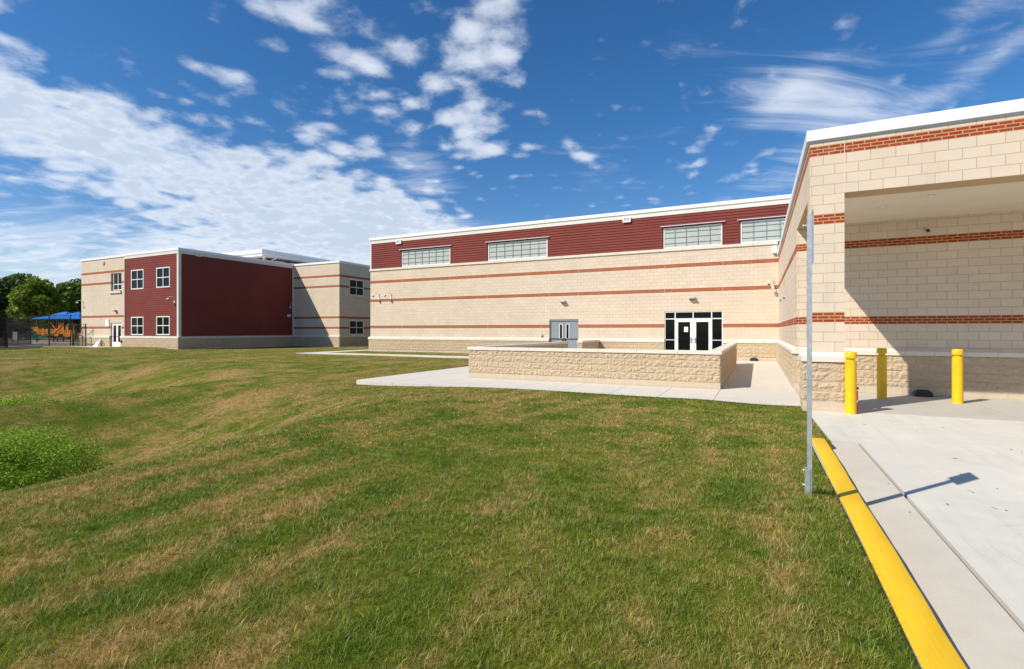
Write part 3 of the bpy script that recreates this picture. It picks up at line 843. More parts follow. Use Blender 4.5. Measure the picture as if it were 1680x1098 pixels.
for k, (a, b) in enumerate(((xs_[1] + .034, xs_[2] - .034), (xs_[2] + .034, xs_[3] - .034))):
    d = MB(); yy0, yy1 = y0 + .012, y0 + .057; st = .125; zt = 2.29
    d.box(a, a + st, yy0, yy1, .04, zt); d.box(b - st, b, yy0, yy1, .04, zt); d.box(a + st, b - st, yy0, yy1, zt - .14, zt); d.box(a + st, b - st, yy0, yy1, .04, .30)
    leaf = d.build('door', M_white, gym)
    g = MB(); g.box(a + st, b - st, yy0 + .018, yy0 + .026, .30, zt - .14); g.build('pane', M_glass, leaf)
    h = MB(); hx = b - .07 if k == 0 else a + .07
    h.tube([(hx, yy0, .98), (hx, yy0 - .06, .98), (hx, yy0 - .06, 1.24), (hx, yy0, 1.24)], .016)
    h.box(hx - .045, hx + .045, yy0 - .012, yy0, .94, 1.28)
    h.build('handle', M_lampgrey, leaf)
    r = MB(); r.bar((a + st, yy0 + .075, 1.08), (b - st, yy0 + .075, 1.08), .05, .06); r.build('push_bar', M_alu, leaf)
nt = MB(); nt.box(-3.79, -3.58, y0 + .022, y0 + .029, 1.58, 1.87); tag(nt.build('notice', M_paper), 'small pale paper notice taped inside the left glass entrance door', 'notice')
mb = MB(); mb.box(XG + .05, 13, YG + .3, 50, 8.0, 8.56); mb.build('roof', M_roof, gym)
# control joints in the block
mb = MB()
for x in (-26.0, -23.9 + .0, -19.66, -16.6, gd[0] - .0, gd[1] + .0, en[0], en[1]):
    zb = CT + .002 if x not in (gd[0], gd[1], en[0], en[1]) else (2.40 if x in gd else 2.79)
    if x in (-26.0,): continue
    mb.part()
    mb.box(x - .006, x + .006, YG - .003, YG + .01, zb, 31 * C8 - .055)
mb.build('control_joint', M_joint, gym)

# ------------------------------------------------------------------ wing with covered bay
wing = thing('covered_bay_wing', 'cream block wing with brick bands and open drive-in bay on the right', 'building', (5, YI, 0))
ZL = 22 * C8; ZT = 5.60
CX1 = XS + .61; CY1 = YC + .55
mb = MB()
panel(mb, 'y', YI, XS, 13, 5 * C8, 23.2 * C8)
# side wall, faces -X
def facex(mb, X, y0, y1, z0, z1): mb.q((X, y0, z0), (X, y0, z1), (X, y1, z1), (X, y1, z0))
facex(mb, XS, YI, 30.3, CT - .1, ZL); facex(mb, XS, YC, 30.3, ZL, ZT); 
# front beam
panel(mb, 'y', YC, XS, 13, ZL, ZT)
mb.q((XS, YC, ZL), (XS, CY1, ZL), (13, CY1, ZL), (13, YC, ZL))            # underside of front beam
mb.q((XS, CY1, ZL), (XS, YI, ZL), (XS + .3, YI, ZL), (XS + .3, CY1, ZL))  # underside of side beam
mb.q((CX1, CY1, ZL), (CX1, CY1, 23 * C8), (13, CY1, 23 * C8), (13, CY1, ZL))
mb.q((XS + .3, CY1, ZL), (XS + .3, YI, ZL), (XS + .3, YI, 23 * C8), (XS + .3, CY1, 23 * C8))
mb.build('wall', M_wingwall, wing)
mb = MB()
for a, b in ((XS, CX1), (11.2, 11.81)):
    z0 = 5 * C8 + .1; mb.part()
    mb.q((a, YC, z0), (b, YC, z0), (b, YC, ZL), (a, YC, ZL)); mb.q((b, YC, z0), (b, CY1, z0), (b, CY1, ZL), (b, YC, ZL))
    mb.q((b, CY1, z0), (a, CY1, z0), (a, CY1, ZL), (b, CY1, ZL)); mb.q((a, CY1, z0), (a, YC, z0), (a, YC, ZL), (a, CY1, ZL))
mb.build('column', M_wingwall, wing)
mb = MB()
rough_face(mb, 'y', YI - .09, XS + .02, 13, -.03, BT, .03, .03, .026, 3.0, C8)
# side base wall faces -X
def rough_negx(mb, X, y0, y1, z0, z1, seed):
    t = MB(); rough_face(t, 'x', 0.0, y0, y1, z0, z1, .03, .03, .026, seed, C8)
    b = len(mb.v); mb.v += [(X - v[0], v[1], v[2]) for v in t.v]; mb.f += [tuple(b + i for i in f) for f in t.f]; mb.mi += t.mi
mb.part(); rough_negx(mb, XS - .09, YI - .09, YG + .01, -.03, BT, 9.0)
mb.q((XS - .09, YI - .09, -.03), (XS + .03, YI - .09, -.03), (XS + .03, YI - .09, BT), (XS - .09, YI - .09, BT))
for a, b in ((XS, CX1), (11.2, 11.81)):
    mb.part(); rough_face(mb, 'y', YC - .09, a - .14 + .0, b + .0, -.03, BT, .03, .03, .028, a, C8)
    rough_negx(mb, a - .14, YC - .09, CY1 + .06, -.03, BT, a + 4)
    t = MB(); rough_face(t, 'x', b, YC - .09, CY1 + .06, -.03, BT, .03, .03, .01, a + 8, C8); o_ = len(mb.v); mb.v += t.v; mb.f += [tuple(o_ + i for i in f) for f in t.f]; mb.mi += t.mi
    mb.q((a - .14, CY1 + .06, -.03), (b, CY1 + .06, -.03), (b, CY1 + .06, BT), (a - .14, CY1 + .06, BT))
mb.build('base_wall', M_split, wing)
mb = MB()
cap_strip(mb, 'y', YI, XS + .0, 13, CT, BT, .135)
mb.part(); t = MB(); cap_strip(t, 'x', 0.0, YI - .14, YG - .12, CT, BT, .135); b = len(mb.v); mb.v += [(XS - v[0], v[1], v[2]) for v in t.v]; mb.f += [tuple(b + i for i in f) for f in t.f]; mb.mi += t.mi
def ring_cap(mb, x0, x1, y0, y1, o, zt, zb, lip):
    A = [(x0 - o, y0 - o), (x1 + o * .1, y0 - o), (x1 + o * .1, y1 + o), (x0 - o, y1 + o)]; B = [(x0, y0), (x1, y0), (x1, y1), (x0, y1)]
    for k in range(4):
        n_ = (k + 1) % 4
        mb.q((*A[k], zb), (*A[n_], zb), (*A[n_], zt - lip), (*A[k], zt - lip)); mb.q((*A[k], zt - lip), (*A[n_], zt - lip), (*B[n_], zt), (*B[k], zt))
    mb.q(*[(*p, zb) for p in A])
mb.part(); ring_cap(mb, XS - .03, CX1, YC, CY1, .135, 6 * C8, BT, .09); mb.part(); ring_cap(mb, 11.17, 11.81, YC, CY1, .135, 6 * C8, BT, .09)
mb.build('cap_course', M_cap, wing)
mb = MB()
mb.box(XS + .31, 13, CY1 + .01, YI - .004, 22.3 * C8, 23.1 * C8)
mb.build('soffit', M_soffit, wing)
mb = MB(); mb.box(XS + .02, 13, YC + .02, 30.2, ZT - .1, ZT + .1); mb.build('roof', M_roof, wing); mb = MB(); mb.box(12.9, 13, YC + .7, 30, .0, ZT - .11); mb.build('end_wall', M_plain, wing)
mb = MB(); mb.box(XS - .06, 13.05, YC - .06, YG - .12, ZT, ZT + .225)
mb.build('coping', M_white, wing, bevel=.008)
mb = MB(); mb.box(XS - .03, 13.02, YC - .03, YG - .12, ZT - .03, ZT - .001); mb.build('coping_cleat', M_lampgrey, wing)
mb = MB(); mb.box(CX1 - .006, CX1 + .006, YC - .003, YC + .01, ZL + .001, ZT - .032)
for y in (17.5, 21.5, 26.0): mb.part(); mb.box(XS - .003, XS + .01, y - .006, y + .006, CT + .01, ZT - .032)
mb.build('control_joint', M_joint, wing)

# ------------------------------------------------------------------ classroom building, left
XL0, XL1, YL, YB, XB = -58.08, -42.75, 25.03, 36.4, -36.46
SM = -50.66; ZR = 8.45; ZG = .12
cl = thing('classroom_building', 'two-storey school block with red clapboard box and cream masonry ends', 'building', (-47, 31, 0))
dL = (-52.97, -51.2, ZG, 2.36); wL = (-52.92, -51.2, 5.2, 6.86)
mb = MB()
panel(mb, 'y', YL, XL0, SM, CT - .02, ZR - .2, [dL, wL], .2)
mb.q((XL0, YL, 0), (XL0, YL, ZR - .2), (XL0, 60, ZR - .2), (XL0, 60, 0))
wB = [(37.75, 39.77, 5.2, 6.8), (37.75, 39.77, 1.25, 2.68)]
mb.part(); panel(mb, 'y', YB, XL1, XB, CT - .02, ZR - .2); panel(mb, 'x', XB, YB, 60, CT - .02, ZR - .2, wB, .2)
mb.build('wall', M_leftwall, cl)
mb = MB()
def flat_base(mb, axis, P, a, b):
    mb.part(); rough_face(mb, axis, P, a, b, -.1, BT - .02, .07, .05, .03, a)
    for u in (a, b): mb.q(W3(axis, P, u, -.1, 0), W3(axis, P, u, -.1, -.2), W3(axis, P, u, BT, -.2), W3(axis, P, u, BT, 0))
flat_base(mb, 'y', YL - .09, XL0 - .09, dL[0]); flat_base(mb, 'y', YL - .09, dL[1], XL1 + .09)
flat_base(mb, 'x', XL1 + .09, YL - .09, YB - .09); flat_base(mb, 'y', YB - .09, XL1 + .09, XB + .09); flat_base(mb, 'x', XB + .09, YB - .09, 60)
mb.build('base_wall', M_split, cl)
mb = MB()
mb.part(); cap_strip(mb, 'y', YL, XL0 - .13, dL[0], CT, BT - .02, .13, .05, 1.2); mb.part(); cap_strip(mb, 'y', YL, dL[1], XL1 + .13, CT, BT - .02, .13, .05, 1.2)
mb.part(); cap_strip(mb, 'x', XL1, YL - .13, YB - .13, CT, BT - .02, .132, .05, 1.2); mb.part(); cap_strip(mb, 'y', YB, XL1 + .13, XB + .13, CT, BT - .02, .13, .05, 1.2); mb.part(); cap_strip(mb, 'x', XB, YB - .13, 60, CT, BT - .02, .132, .05, 1.2)
mb.build('cap_course', M_cap, cl)
redw = [(-49.62, -47.72, 5.27, 6.98), (-45.83, -43.92, 5.28, 6.98), (-49.62, -47.73, 1.27, 2.86), (-45.83, -43.94, 1.28, 2.87)]
mb = MB()
lap(mb, 'y', YL, SM + .22, XL1 - .2, CT, 8.02, redw, .19, .02); panel(mb, 'y', YL, SM, XL1, CT - .1, 8.02, redw, .1)
lap(mb, 'x', XL1, YL + .22, YB - .15, CT, 8.02, (), .19, .02); panel(mb, 'x', XL1, YL, YB, CT - .1, 8.02)
mb.box(SM + .02, SM + .2, YL - .02, YL - .001, CT, 8.02)
mb.build('siding', M_siding, cl)
mb = MB()
mb.box(XL1 - .2, XL1 + .025, YL - .03, YL + .2, CT, 8.02); mb.box(XL1 - .05, XL1 + .03, YB - .15, YB - .003, CT, 8.02)
mb.box(SM, XL1 + .045, YL - .045, YL + .2, 8.02, 8.28); mb.box(XL1 - .2, XL1 + .045, YL + .2, YB, 8.02, 8.28)
mb.box(SM - .03, SM + .02, YL - .04, YL - .001, CT + .01, 8.02)
mb.build('trim', M_trim, cl)
mb = MB()
mb.box(XL0 - .06, SM - .01, YL - .06, 60, ZR - .20, ZR); mb.part(); mb.box(SM, XL1 + .08, YL - .08, YB + .3, 8.28, ZR + .03); mb.part(); mb.box(XL1 + .09, XB + .07, YB - .07, 60, ZR - .2, ZR)
mb.build('coping', M_white, cl)
for a, b, c, d in redw: window(cl, 'y', YL, a, b, c, d, 2, 2, .085, .06, .03, M_white, M_glass, .065)
window(cl, 'y', YL, wL[0] + .22, wL[1], wL[2] + .1, wL[3], 2, [wL[2] + .64], .07, .16, -.10, M_white, M_glass, .07)
for a, b, c, d in wB: window(cl, 'x', XB, a, b, c, d, 2, 2, .08, .10, -.03, M_white, M_glass, .06)
mb = MB(); mb.box(wL[0] - .12, wL[1] + .05, YL - .12, YL + .12, wL[2] - .16, wL[2] + .02)
for a, b, c, d in wB: mb.part(); mb.box(XB - .1, XB + .07, a - .05, b + .05, c - .13, c)
mb.build('sill', M_cap, cl)
d = MB(); y0 = YL + .06
d.box(dL[0] + .10, dL[0] + .17, y0, y0 + .08, ZG, dL[3]); d.box(dL[1] - .07, dL[1], y0, y0 + .08, ZG, dL[3]); d.box(dL[0] + .17, dL[1] - .07, y0, y0 + .08, dL[3] - .10, dL[3])
d.build('door_frame', M_alu, cl)
mid = (dL[0] + .17 + dL[1] - .07) / 2
for a, b in ((dL[0] + .175, mid - .006), (mid + .006, dL[1] - .075)):
    q = MB(); q.box(a, a + .14, y0 + .01, y0 + .06, ZG + .02, 2.25); q.box(b - .14, b, y0 + .01, y0 + .06, ZG + .02, 2.25); q.box(a + .14, b - .14, y0 + .01, y0 + .06, 2.12, 2.25); q.box(a + .14, b - .14, y0 + .01, y0 + .06, ZG + .02, .62)
    lf = q.build('door', M_white, cl); g = MB(); g.box(a + .14, b - .14, y0 + .03, y0 + .04, .62, 2.12); g.build('pane', M_glass, lf)
# raised roof behind
XR, YR = -50.0, 38.3
mb = MB(); mb.box(-78, XR, YR, 62, 10.42, 10.82); mb.box(-77.7, XR - .14, YR + .14, 61.8, 10.10, 10.42); mb.build('raised_roof', M_white, cl)
mb = MB(); lap(mb, 'y', YR + 1.2, -77, XR - 1.3, 8.4, 10.1, (), .19, .02); lap(mb, 'x', XR - 1.2, YR + 1.2, 61, 8.4, 10.1, (), .19, .02)
panel(mb, 'y', YR + 1.2, -77, XR - 1.2, 8.3, 10.1); panel(mb, 'x', XR - 1.2, YR + 1.2, 61, 8.3, 10.1); mb.build('clerestory_siding', M_siding, cl)
mb = MB(); mb.box(XR - 1.42, XR - 1.16, YR + 1.16, YR + 1.42, 8.4, 10.1); mb.build('clerestory_corner_trim', M_trim, cl)
for k in range(4):
    window(cl, 'x', XR - 1.2 + .03, YR + 2.6 + k * 2.2, YR + 4.0 + k * 2.2, 8.9, 9.9, 2, 1, .1, .02, .04, M_white, M_glass)
mb = MB(); mb.tube([(XR + .06, YR + 2.0, 10.75), (XR + .06, YR + 2.0, 10.25), (XR - .3, YR + 2.0, 10.0), (XR - 1.08, YR + 1.9, 9.75), (XR - 1.08, YR + 1.9, 8.5)], .06, 8); mb.build('downpipe', M_white, cl)
mb = MB(); mb.box(XL0 + .1, XL1 - .1, YL + .1, 60, 7.6, 8.2); mb.box(XL1 - .3, XB - .1, YB + .1, 60, 7.6, 8.2); mb.build('roof', M_roof, cl)

# ------------------------------------------------------------------ terrace walls
TT = 1.09
tw = thing('terrace_wall', 'low split-face block wall with pale stone cap around the entrance terrace', 'wall', (-5, 15, .03))
XA, XBt = -9.0, -.93; YF = 14.98; th = .26
def box_rough(mb, x0, x1, y0, y1, zt):
    rough_face(mb, 'y', y0, x0, x1, .0, zt, .024, .024, .028, x0, C8)
    t = MB(); rough_face(t, 'x', x1, y0, y1, .0, zt, .03, .03, .026, y0 + 2, C8); b = len(mb.v); mb.v += t.v; mb.f += [tuple(b + i for i in f) for f in t.f]; mb.mi += t.mi
    rough_negx(mb, x0, y0, y1, .0, zt, x0 + 3)
    mb.q((x1, y1, 0), (x0, y1, 0), (x0, y1, zt), (x1, y1, zt)); mb.q((x0, y0, zt), (x1, y0, zt), (x1, y1, zt), (x0, y1, zt))
mb = MB()
box_rough(mb, XA, XBt, YF, YF + th, TT - .10)
box_rough(mb, XBt - th, XBt, YF + th - .001, 26.6, TT - .10)
box_rough(mb, XA, XA + th, YF + th - .001, 24.4, TT - .10)
mb.build('wall', M_split, tw)
mb = MB()
def caps(mb, x0, x1, y0, y1, alongx, n, zt=TT):
    for i in range(n):
        if alongx: a, b = x0 + (x1 - x0) * i / n, x0 + (x1 - x0) * (i + 1) / n; mb.box(a + .003, b - .003, y0, y1, zt - .10, zt)
        else: a, b = y0 + (y1 - y0) * i / n, y0 + (y1 - y0) * (i + 1) / n; mb.box(x0, x1, a + .003, b - .003, zt - .10, zt)
caps(mb, XA - .04, XBt + .045, YF - .045, YF + th + .04, True, 7)
caps(mb, XBt - th - .04, XBt + .045, YF + th + .043, 26.64, False, 9)
caps(mb, XA - .04, XA + th + .04, YF + th + .043, 24.44, False, 7)
mb.build('cap', M_cap, tw, bevel=.008)
ww = thing('terrace_end_wall', 'short block wall stub beside the grey doors, joined to the hall', 'wall', (-8.9, 28.3, .03))
mb = MB(); box_rough(mb, XA, XA + th, 26.7, 30.03, TT - .1); mb.build('wall', M_split, ww)
mb = MB(); caps(mb, XA - .04, XA + th + .04, 26.66, 29.95, False, 3); mb.build('cap', M_cap, ww, bevel=.008)

# ------------------------------------------------------------------ bollards
def bollard(x, y, label):
    t = thing('bollard', label, 'bollard', (x, y, 0), 'yellow bollards in the covered bay')
    r = .1
    mb = MB(); mb.lathe(x, y, [(0, r + .004), (.012, r), (1.050, r), (1.058, r - .012)]); mb.build('sleeve', M_ybol, t, smooth=True)
    mb = MB(); mb.lathe(x, y, [(1.050, r - .03), (1.110, r - .03)]); mb.build('neck', M_ybol, t, smooth=True)
    mb = MB(); mb.lathe(x, y, [(1.105, r - .006), (1.108, r + .002), (1.215, r + .002), (1.228, r - .008), (1.233, r - .03)]); mb.build('top_band', M_ybol, t, smooth=True)
    return t
bollard(1.665, 11.975, 'yellow bollard beside the block column, nearest the lawn')
bollard(2.69, 14.82, 'yellow bollard standing in the column shadow by the back wall')
bollard(4.09, 14.75, 'yellow bollard farthest right, out in the covered bay')

# slim red and white post mostly hidden behind the first bollard
t = thing('marker_post', 'slim red and white post with dark top half hidden behind bollard', 'post', (1.815, 12.42, 0))
mb = MB(); mb.lathe(1.815, 12.42, [(0, .04), (.18, .04)], 14); mb.part(); mb.lathe(1.815, 12.42, [(.22, .04), (.42, .04)], 14); mb.build('post', M_red, t, smooth=True)
mb = MB(); mb.lathe(1.815, 12.42, [(.181, .041), (.219, .041)], 14); mb.part(); mb.lathe(1.815, 12.42, [(.421, .041), (.45, .041)], 14); mb.build('white_band', M_paper, t, smooth=True)
mb = MB(); mb.lathe(1.815, 12.42, [(.451, .05), (.48, .055), (.50, .03)], 14); mb.build('cap', M_dark, t, smooth=True)

# bait boxes
def bait(x, y, w, label, z0=0.0):
    t = thing('bait_box', label, 'box', (x, y, z0), 'black bait boxes at the wall foot')
    mb = MB(); h = .155; d = .11
    prof = [(-w / 2, 0), (-w / 2, h * .55), (-w / 2 + .03, h * .92), (-w / 2 + .06, h), (w / 2 - .06, h), (w / 2 - .03, h * .92), (w / 2, h * .55), (w / 2, 0)]
    A = [(x + u, y - d, z0 + z) for u, z in prof]; B = [(x + u, y + d, z0 + z * .9) for u, z in prof]
    for k in range(len(prof) - 1): mb.q(A[k], A[k + 1], B[k + 1], B[k])
    mb.q(*A); mb.q(*reversed(B)); mb.build('body', M_dark, t, bevel=.012)
    mb = MB(); mb.box(x - w / 2 + .07, x + w / 2 - .07, y - d * .7, y + d * .6, z0 + h + .001, z0 + h + .012); mb.build('lid', M_dark, t)
bait(3.72, 15.86, .36, 'black plastic bait box at the shaded wall of the bay')
bait(-.18, 29.83, .40, 'black plastic bait box at the end of the side walk', .03)

# ------------------------------------------------------------------ sign post
PX, PY = .411, 5.10
sp = thing('sign_post', 'galvanised steel post with small sign seen edge-on, at the kerb', 'sign', (PX, PY, .2))
ztop = 2.665
mb = MB()
# hat-shaped channel: web, two legs, two flanges, facing +X
for (a, b, c, d) in ((-.022, -.019, -.018, .018), (-.022, .012, -.021, -.018), (-.022, .012, .018, .021), (.009, .012, -.040, -.021), (.009, .012, .021, .040)):
    mb.box(PX + a, PX + b, PY + c, PY + d, .12, ztop)
mb.box(PX - .020, PX + .010, PY - .0175, PY + .0175, .3, ztop - .01)
mb.build('post', M_galv, sp)
mb = MB()
for (a, b, c, d) in ((-.040, -.025, -.030, .030), (-.0249, .000, -.0300, -.0265), (-.0249, .000, .0265, .030)):
    mb.box(PX + a, PX + b, PY + c, PY + d, .12, .45)
mb.build('anchor_sleeve', M_galv, sp)
mb = MB()
for z in (2.58, 2.28, .30, .43):
    mb.part(); mb.tube([(PX - .055, PY, z), (PX + .032, PY, z)], .005, 6); mb.tube([(PX - .056, PY, z), (PX - .047, PY, z)], .010, 6)
mb.build('bolt', M_alu, sp)
mb = MB(); mb.box(PX + .013, PX + .016, PY - .15, PY + .15, 2.235, 2.695); mb.build('sign_plate', M_galv, sp)

# ------------------------------------------------------------------ wall lamps, cameras, floodlights
def wall_lamp(x, y, z, label, w=.34):
    t = thing('wall_lamp', label, 'lamp', (x, y, z), 'wedge lamps above the doors')
    mb = MB()
    pr = [(0, -.11), (0, .07), (.14, .07), (.27, .02), (.27, -.02)]
    A = [(x - w / 2, y - o, z + h) for o, h in pr]; B = [(x + w / 2, y - o, z + h) for o, h in pr]
    for k in range(5): n_ = (k + 1) % 5; mb.q(A[k], A[n_], B[n_], B[k])
    mb.q(*A); mb.q(*reversed(B)); mb.build('housing', M_lampgrey, t)
    mb = MB(); mb.box(x - w / 2 + .03, x + w / 2 - .03, y - .12, y - .02, z - .108, z - .09); mb.build('lens', M_glass2, t)
wall_lamp(-3.34, YG, 3.50, 'grey wedge lamp above the glass entrance doors')
wall_lamp(-11.1, YG, 3.50, 'grey wedge lamp above the grey service doors', .30)
wall_lamp(-52.05, YL, 3.46, 'grey wedge lamp above the glazed door of the classroom block', .34)

def arm_cam(x, y, z, sx, label, out=(0, -1), reach=.42):
    t = thing('security_camera', label, 'camera', (x, y, z), 'dome cameras on gooseneck arms')
    ox, oy = out
    mb = MB(); pts = []
    for k in range(7):
        a = math.pi * k / 6
        pts.append((x + ox * reach * (1 - math.cos(a)) / 2 + sx * .10 * (1 - math.cos(a)), y + oy * reach * (1 - math.cos(a)) / 2, z + .16 * math.sin(a) + (0 if k else -.22)))
    mb.tube(pts, .016, 8); mb.box(x - .06, x + .06, y - (.03 if oy else .06), y + (.0 if oy else .06), z - .34, z - .18); mb.build('arm', M_white, t, smooth=True)
    e = Vector(pts[-1])
    mb = MB(); mb.lathe(e.x, e.y, [(e.z - .10, .085), (e.z - .02, .085), (e.z + .02, .03)], 14); mb.build('housing', M_white, t, smooth=True)
    mb = MB(); mb.lathe(e.x, e.y, [(e.z - .18, .02), (e.z - .155, .055), (e.z - .10, .072)], 14); mb.build('dome', M_glass2, t, smooth=True)
arm_cam(-26.1, YG, 4.38, -1, 'white dome camera nearest the left corner of the hall')
arm_cam(-24.95, YG, 4.38, -1, 'white dome camera second from the left corner of the hall')
arm_cam(.72, YG, 4.22, -1, 'white dome camera near the inner corner above the brick band', reach=.5)
arm_cam(-57.7, YL, 4.36, -1, 'white dome camera on the far left corner of the classroom block')
arm_cam(-43.3, YL, 4.30, -1, 'white dome camera beside the corner trim on red siding')
arm_cam(XL1 + .03, 36.0, 4.25, 1, 'white camera in the inner corner of red and cream walls', out=(1, 0), reach=.3)

def flood(x, y, z, axis, label, w=.48, h=.30):
    t = thing('floodlight', label, 'floodlight', (x, y, z), 'box floodlights under the eaves')
    mb = MB()
    P = y if axis == 'y' else x; u = x if axis == 'y' else y
    for a, b, c, d in ((u - w / 2, u - w / 2 + .07, z, z + h), (u + w / 2 - .07, u + w / 2, z, z + h), (u - w / 2 + .07, u + w / 2 - .07, z, z + .06), (u - w / 2 + .07, u + w / 2 - .07, z + h - .06, z + h)):
        wbox(mb, axis, P, a, b, c, d, .045, .13)
    wbox(mb, axis, P, u - w / 2 + .07, u + w / 2 - .07, z + .06, z + h - .06, .045, .09)
    mb.build('housing', M_white, t)
    mb = MB(); wbox(mb, axis, P, u - w / 2 + .075, u + w / 2 - .075, z + .065, z + h - .065, .092, .11); mb.build('lens', M_lampgrey, t)
flood(-24.15, YG, 8.14, 'y', 'white box floodlight under the roof edge, left end of the hall')
flood(-7.05, YG, 8.14, 'y', 'white box floodlight under the roof edge, between hall windows')
flood(XL1, 26.6, 7.96, 'x', 'white box floodlight high on the shaded red siding', .5, .26)
t = thing('wall_speaker', 'small white box high in the inner corner of the hall', 'speaker', (.86, YG, 5.75))
mb = MB(); mb.box(.70, .94, YG - .16, YG - .001, 5.75, 6.15); mb.build('housing', M_white, t, bevel=.02)
mb = MB(); mb.box(.73, .91, YG - .175, YG - .161, 5.78, 6.12); mb.build('grille', M_paper, t)
t = thing('round_vent', 'round pale vent high on the cream wall of the classroom block', 'vent', (-54.15, YL, 7.9))
mb = MB(); mb.tube([(-54.15, YL, 7.9), (-54.15, YL - .09, 7.9)], .19, 20); mb.build('rim', M_trim, t)
mb = MB(); mb.tube([(-54.15, YL - .091, 7.9), (-54.15, YL - .10, 7.9)], .10, 16); mb.build('louvre', M_lampgrey, t)
t = thing('strobe_box', 'small white box low on the shaded red siding', 'box', (XL1, 35.85, 3.1))
mb = MB(); mb.box(XL1 + .02, XL1 + .12, 35.62, 36.0, 3.05, 3.3); mb.build('case', M_white, t, bevel=.01)
mb = MB(); mb.box(XL1 + .121, XL1 + .135, 35.67, 35.95, 3.09, 3.26); mb.build('lens', M_lampgrey, t)
for y, z, l in ((26.2, 3.1, 'small bracket fitting on the side wall, closer to the corner'), (22.6, 3.0, 'small bracket fitting on the side wall, farther from the corner')):
    t = thing('wall_fitting', l, 'fitting', (XS, y, z), 'small fittings on the side wall')
    mb = MB(); mb.q((XS - .001, y - .06, z - .12), (XS - .001, y + .06, z - .12), (XS - .001, y + .06, z + .12), (XS - .001, y - .06, z + .12))
    mb.box(XS - .09, XS - .002, y - .05, y + .05, z - .02, z + .10); mb.build('body', M_lampgrey, t)
    mb = MB(); mb.tube([(XS - .05, y, z - .02), (XS - .05, y, z - .10)], .02, 8); mb.build('spout', M_dark, t)
t = thing('card_reader', 'small dark card reader left of the grey service doors', 'card reader', (-12.55, YG, 1.25))
mb = MB(); mb.box(-12.6, -12.5, YG - .04, YG - .001, 1.22, 1.40); mb.build('case', M_dark, t, bevel=.008)
mb = MB(); mb.box(-12.58, -12.52, YG - .05, YG - .041, 1.30, 1.38); mb.build('reader_face', M_lampgrey, t)
t = thing('soffit_sensor', 'small round sensor on the bay back wall above the brick band', 'sensor', (3.86, YI, 4.25))
mb = MB(); mb.tube([(3.86, YI, 4.22), (3.86, YI - .07, 4.22)], .06, 12); mb.build('base', M_lampgrey, t)
mb = MB(); mb.tube([(3.86, YI - .07, 4.20), (3.86, YI - .14, 4.16)], .035, 10); mb.build('lens', M_glass2, t)
for i, (x, y, l) in enumerate(((2.6, 14.2, 'recessed ceiling light in the bay nearer the column'), (3.3, 13.5, 'recessed ceiling light in the bay nearer the front beam'), (6.5, 14.2, 'recessed ceiling light deep in the covered bay'))):
    t = thing('ceiling_light', l, 'ceiling light', (x, y, 22.3 * C8), 'recessed lights in the bay ceiling')
    z = 22.3 * C8
    mb = MB(); mb.lathe(x, y, [(z - .006, .07), (z - .001, .075)], 20); mb.build('trim_ring', M_lampgrey, t)
    mb = MB(); mb.lathe(x, y, [(z - .010, .05), (z - .007, .05)], 16); mb.build('lens', M_paper, t)
t = thing('wall_sign', 'pale blank panel mounted left of the classroom block door', 'sign', (-53.45, YL, 2.04))
mb = MB(); mb.box(-53.75, -53.15, YL - .05, YL - .002, 2.02, 2.72); mb.build('frame', M_trim, t)
mb = MB(); mb.box(-53.71, -53.19, YL - .058, YL - .051, 2.06, 2.68); mb.build('face', M_paper, t)
t = thing('hose_bib', 'dark hose tap low on the base wall right of the door', 'tap', (-50.95, YL - .12, .66))
mb = MB(); mb.box(-51.05, -50.85, YL - .16, YL - .11, .58, .78); mb.build('box', M_dark, t)
mb = MB(); mb.tube([(-50.95, YL - .16, .68), (-50.95, YL - .24, .64), (-50.95, YL - .24, .58)], .02, 8); mb.build('spout', M_alu, t)
t = thing('folded_board', 'crumpled white board leaning on the classroom block base wall', 'board', (-54.2, 24.6, .2))
mb = MB()
for (a, b, c, d, e) in ((-54.75, -54.25, 24.45, 24.86, .95), (-54.25, -53.95, 24.40, 24.84, 1.02)):
    mb.q((a, c, .2), (b, c, .2), (b - .05, d, e), (a + .25, d, e * .92)); mb.q((a, c + .03, .2), (a + .25, d + .03, e * .92), (b - .05, d + .03, e), (b, c + .03, .2)); mb.q((b, c, .2), (b, c + .03, .2), (b - .05, d + .03, e), (b - .05, d, e))
mb.build('board', M_paper, t)

# hand rail beside the classroom block
t = thing('handrail', 'dark metal stair rail with balusters at the block left corner', 'railing', (-56.5, 24.3, .2))
mb = MB()
for x in (-57.6, -55.9): mb.bar((x, 24.2, .12), (x, 24.2, 1.15 if x > -56 else 1.3), .05)
mb.build('post', M_blackmetal, t)
mb = MB(); mb.bar((-57.6, 24.2, 1.2), (-55.9, 24.2, 1.2), .05); mb.bar((-55.9, 24.2, 1.2), (-54.9, 23.7, 1.9), .04); mb.bar((-55.9, 24.2, .45), (-54.9, 23.7, .9), .04); mb.build('rail', M_blackmetal, t)
mb = MB()
for k in range(12): x = -57.5 + k * .135; mb.bar((x, 24.2, .25), (x, 24.2, 1.18), .018)
mb.build('baluster', M_blackmetal, t)

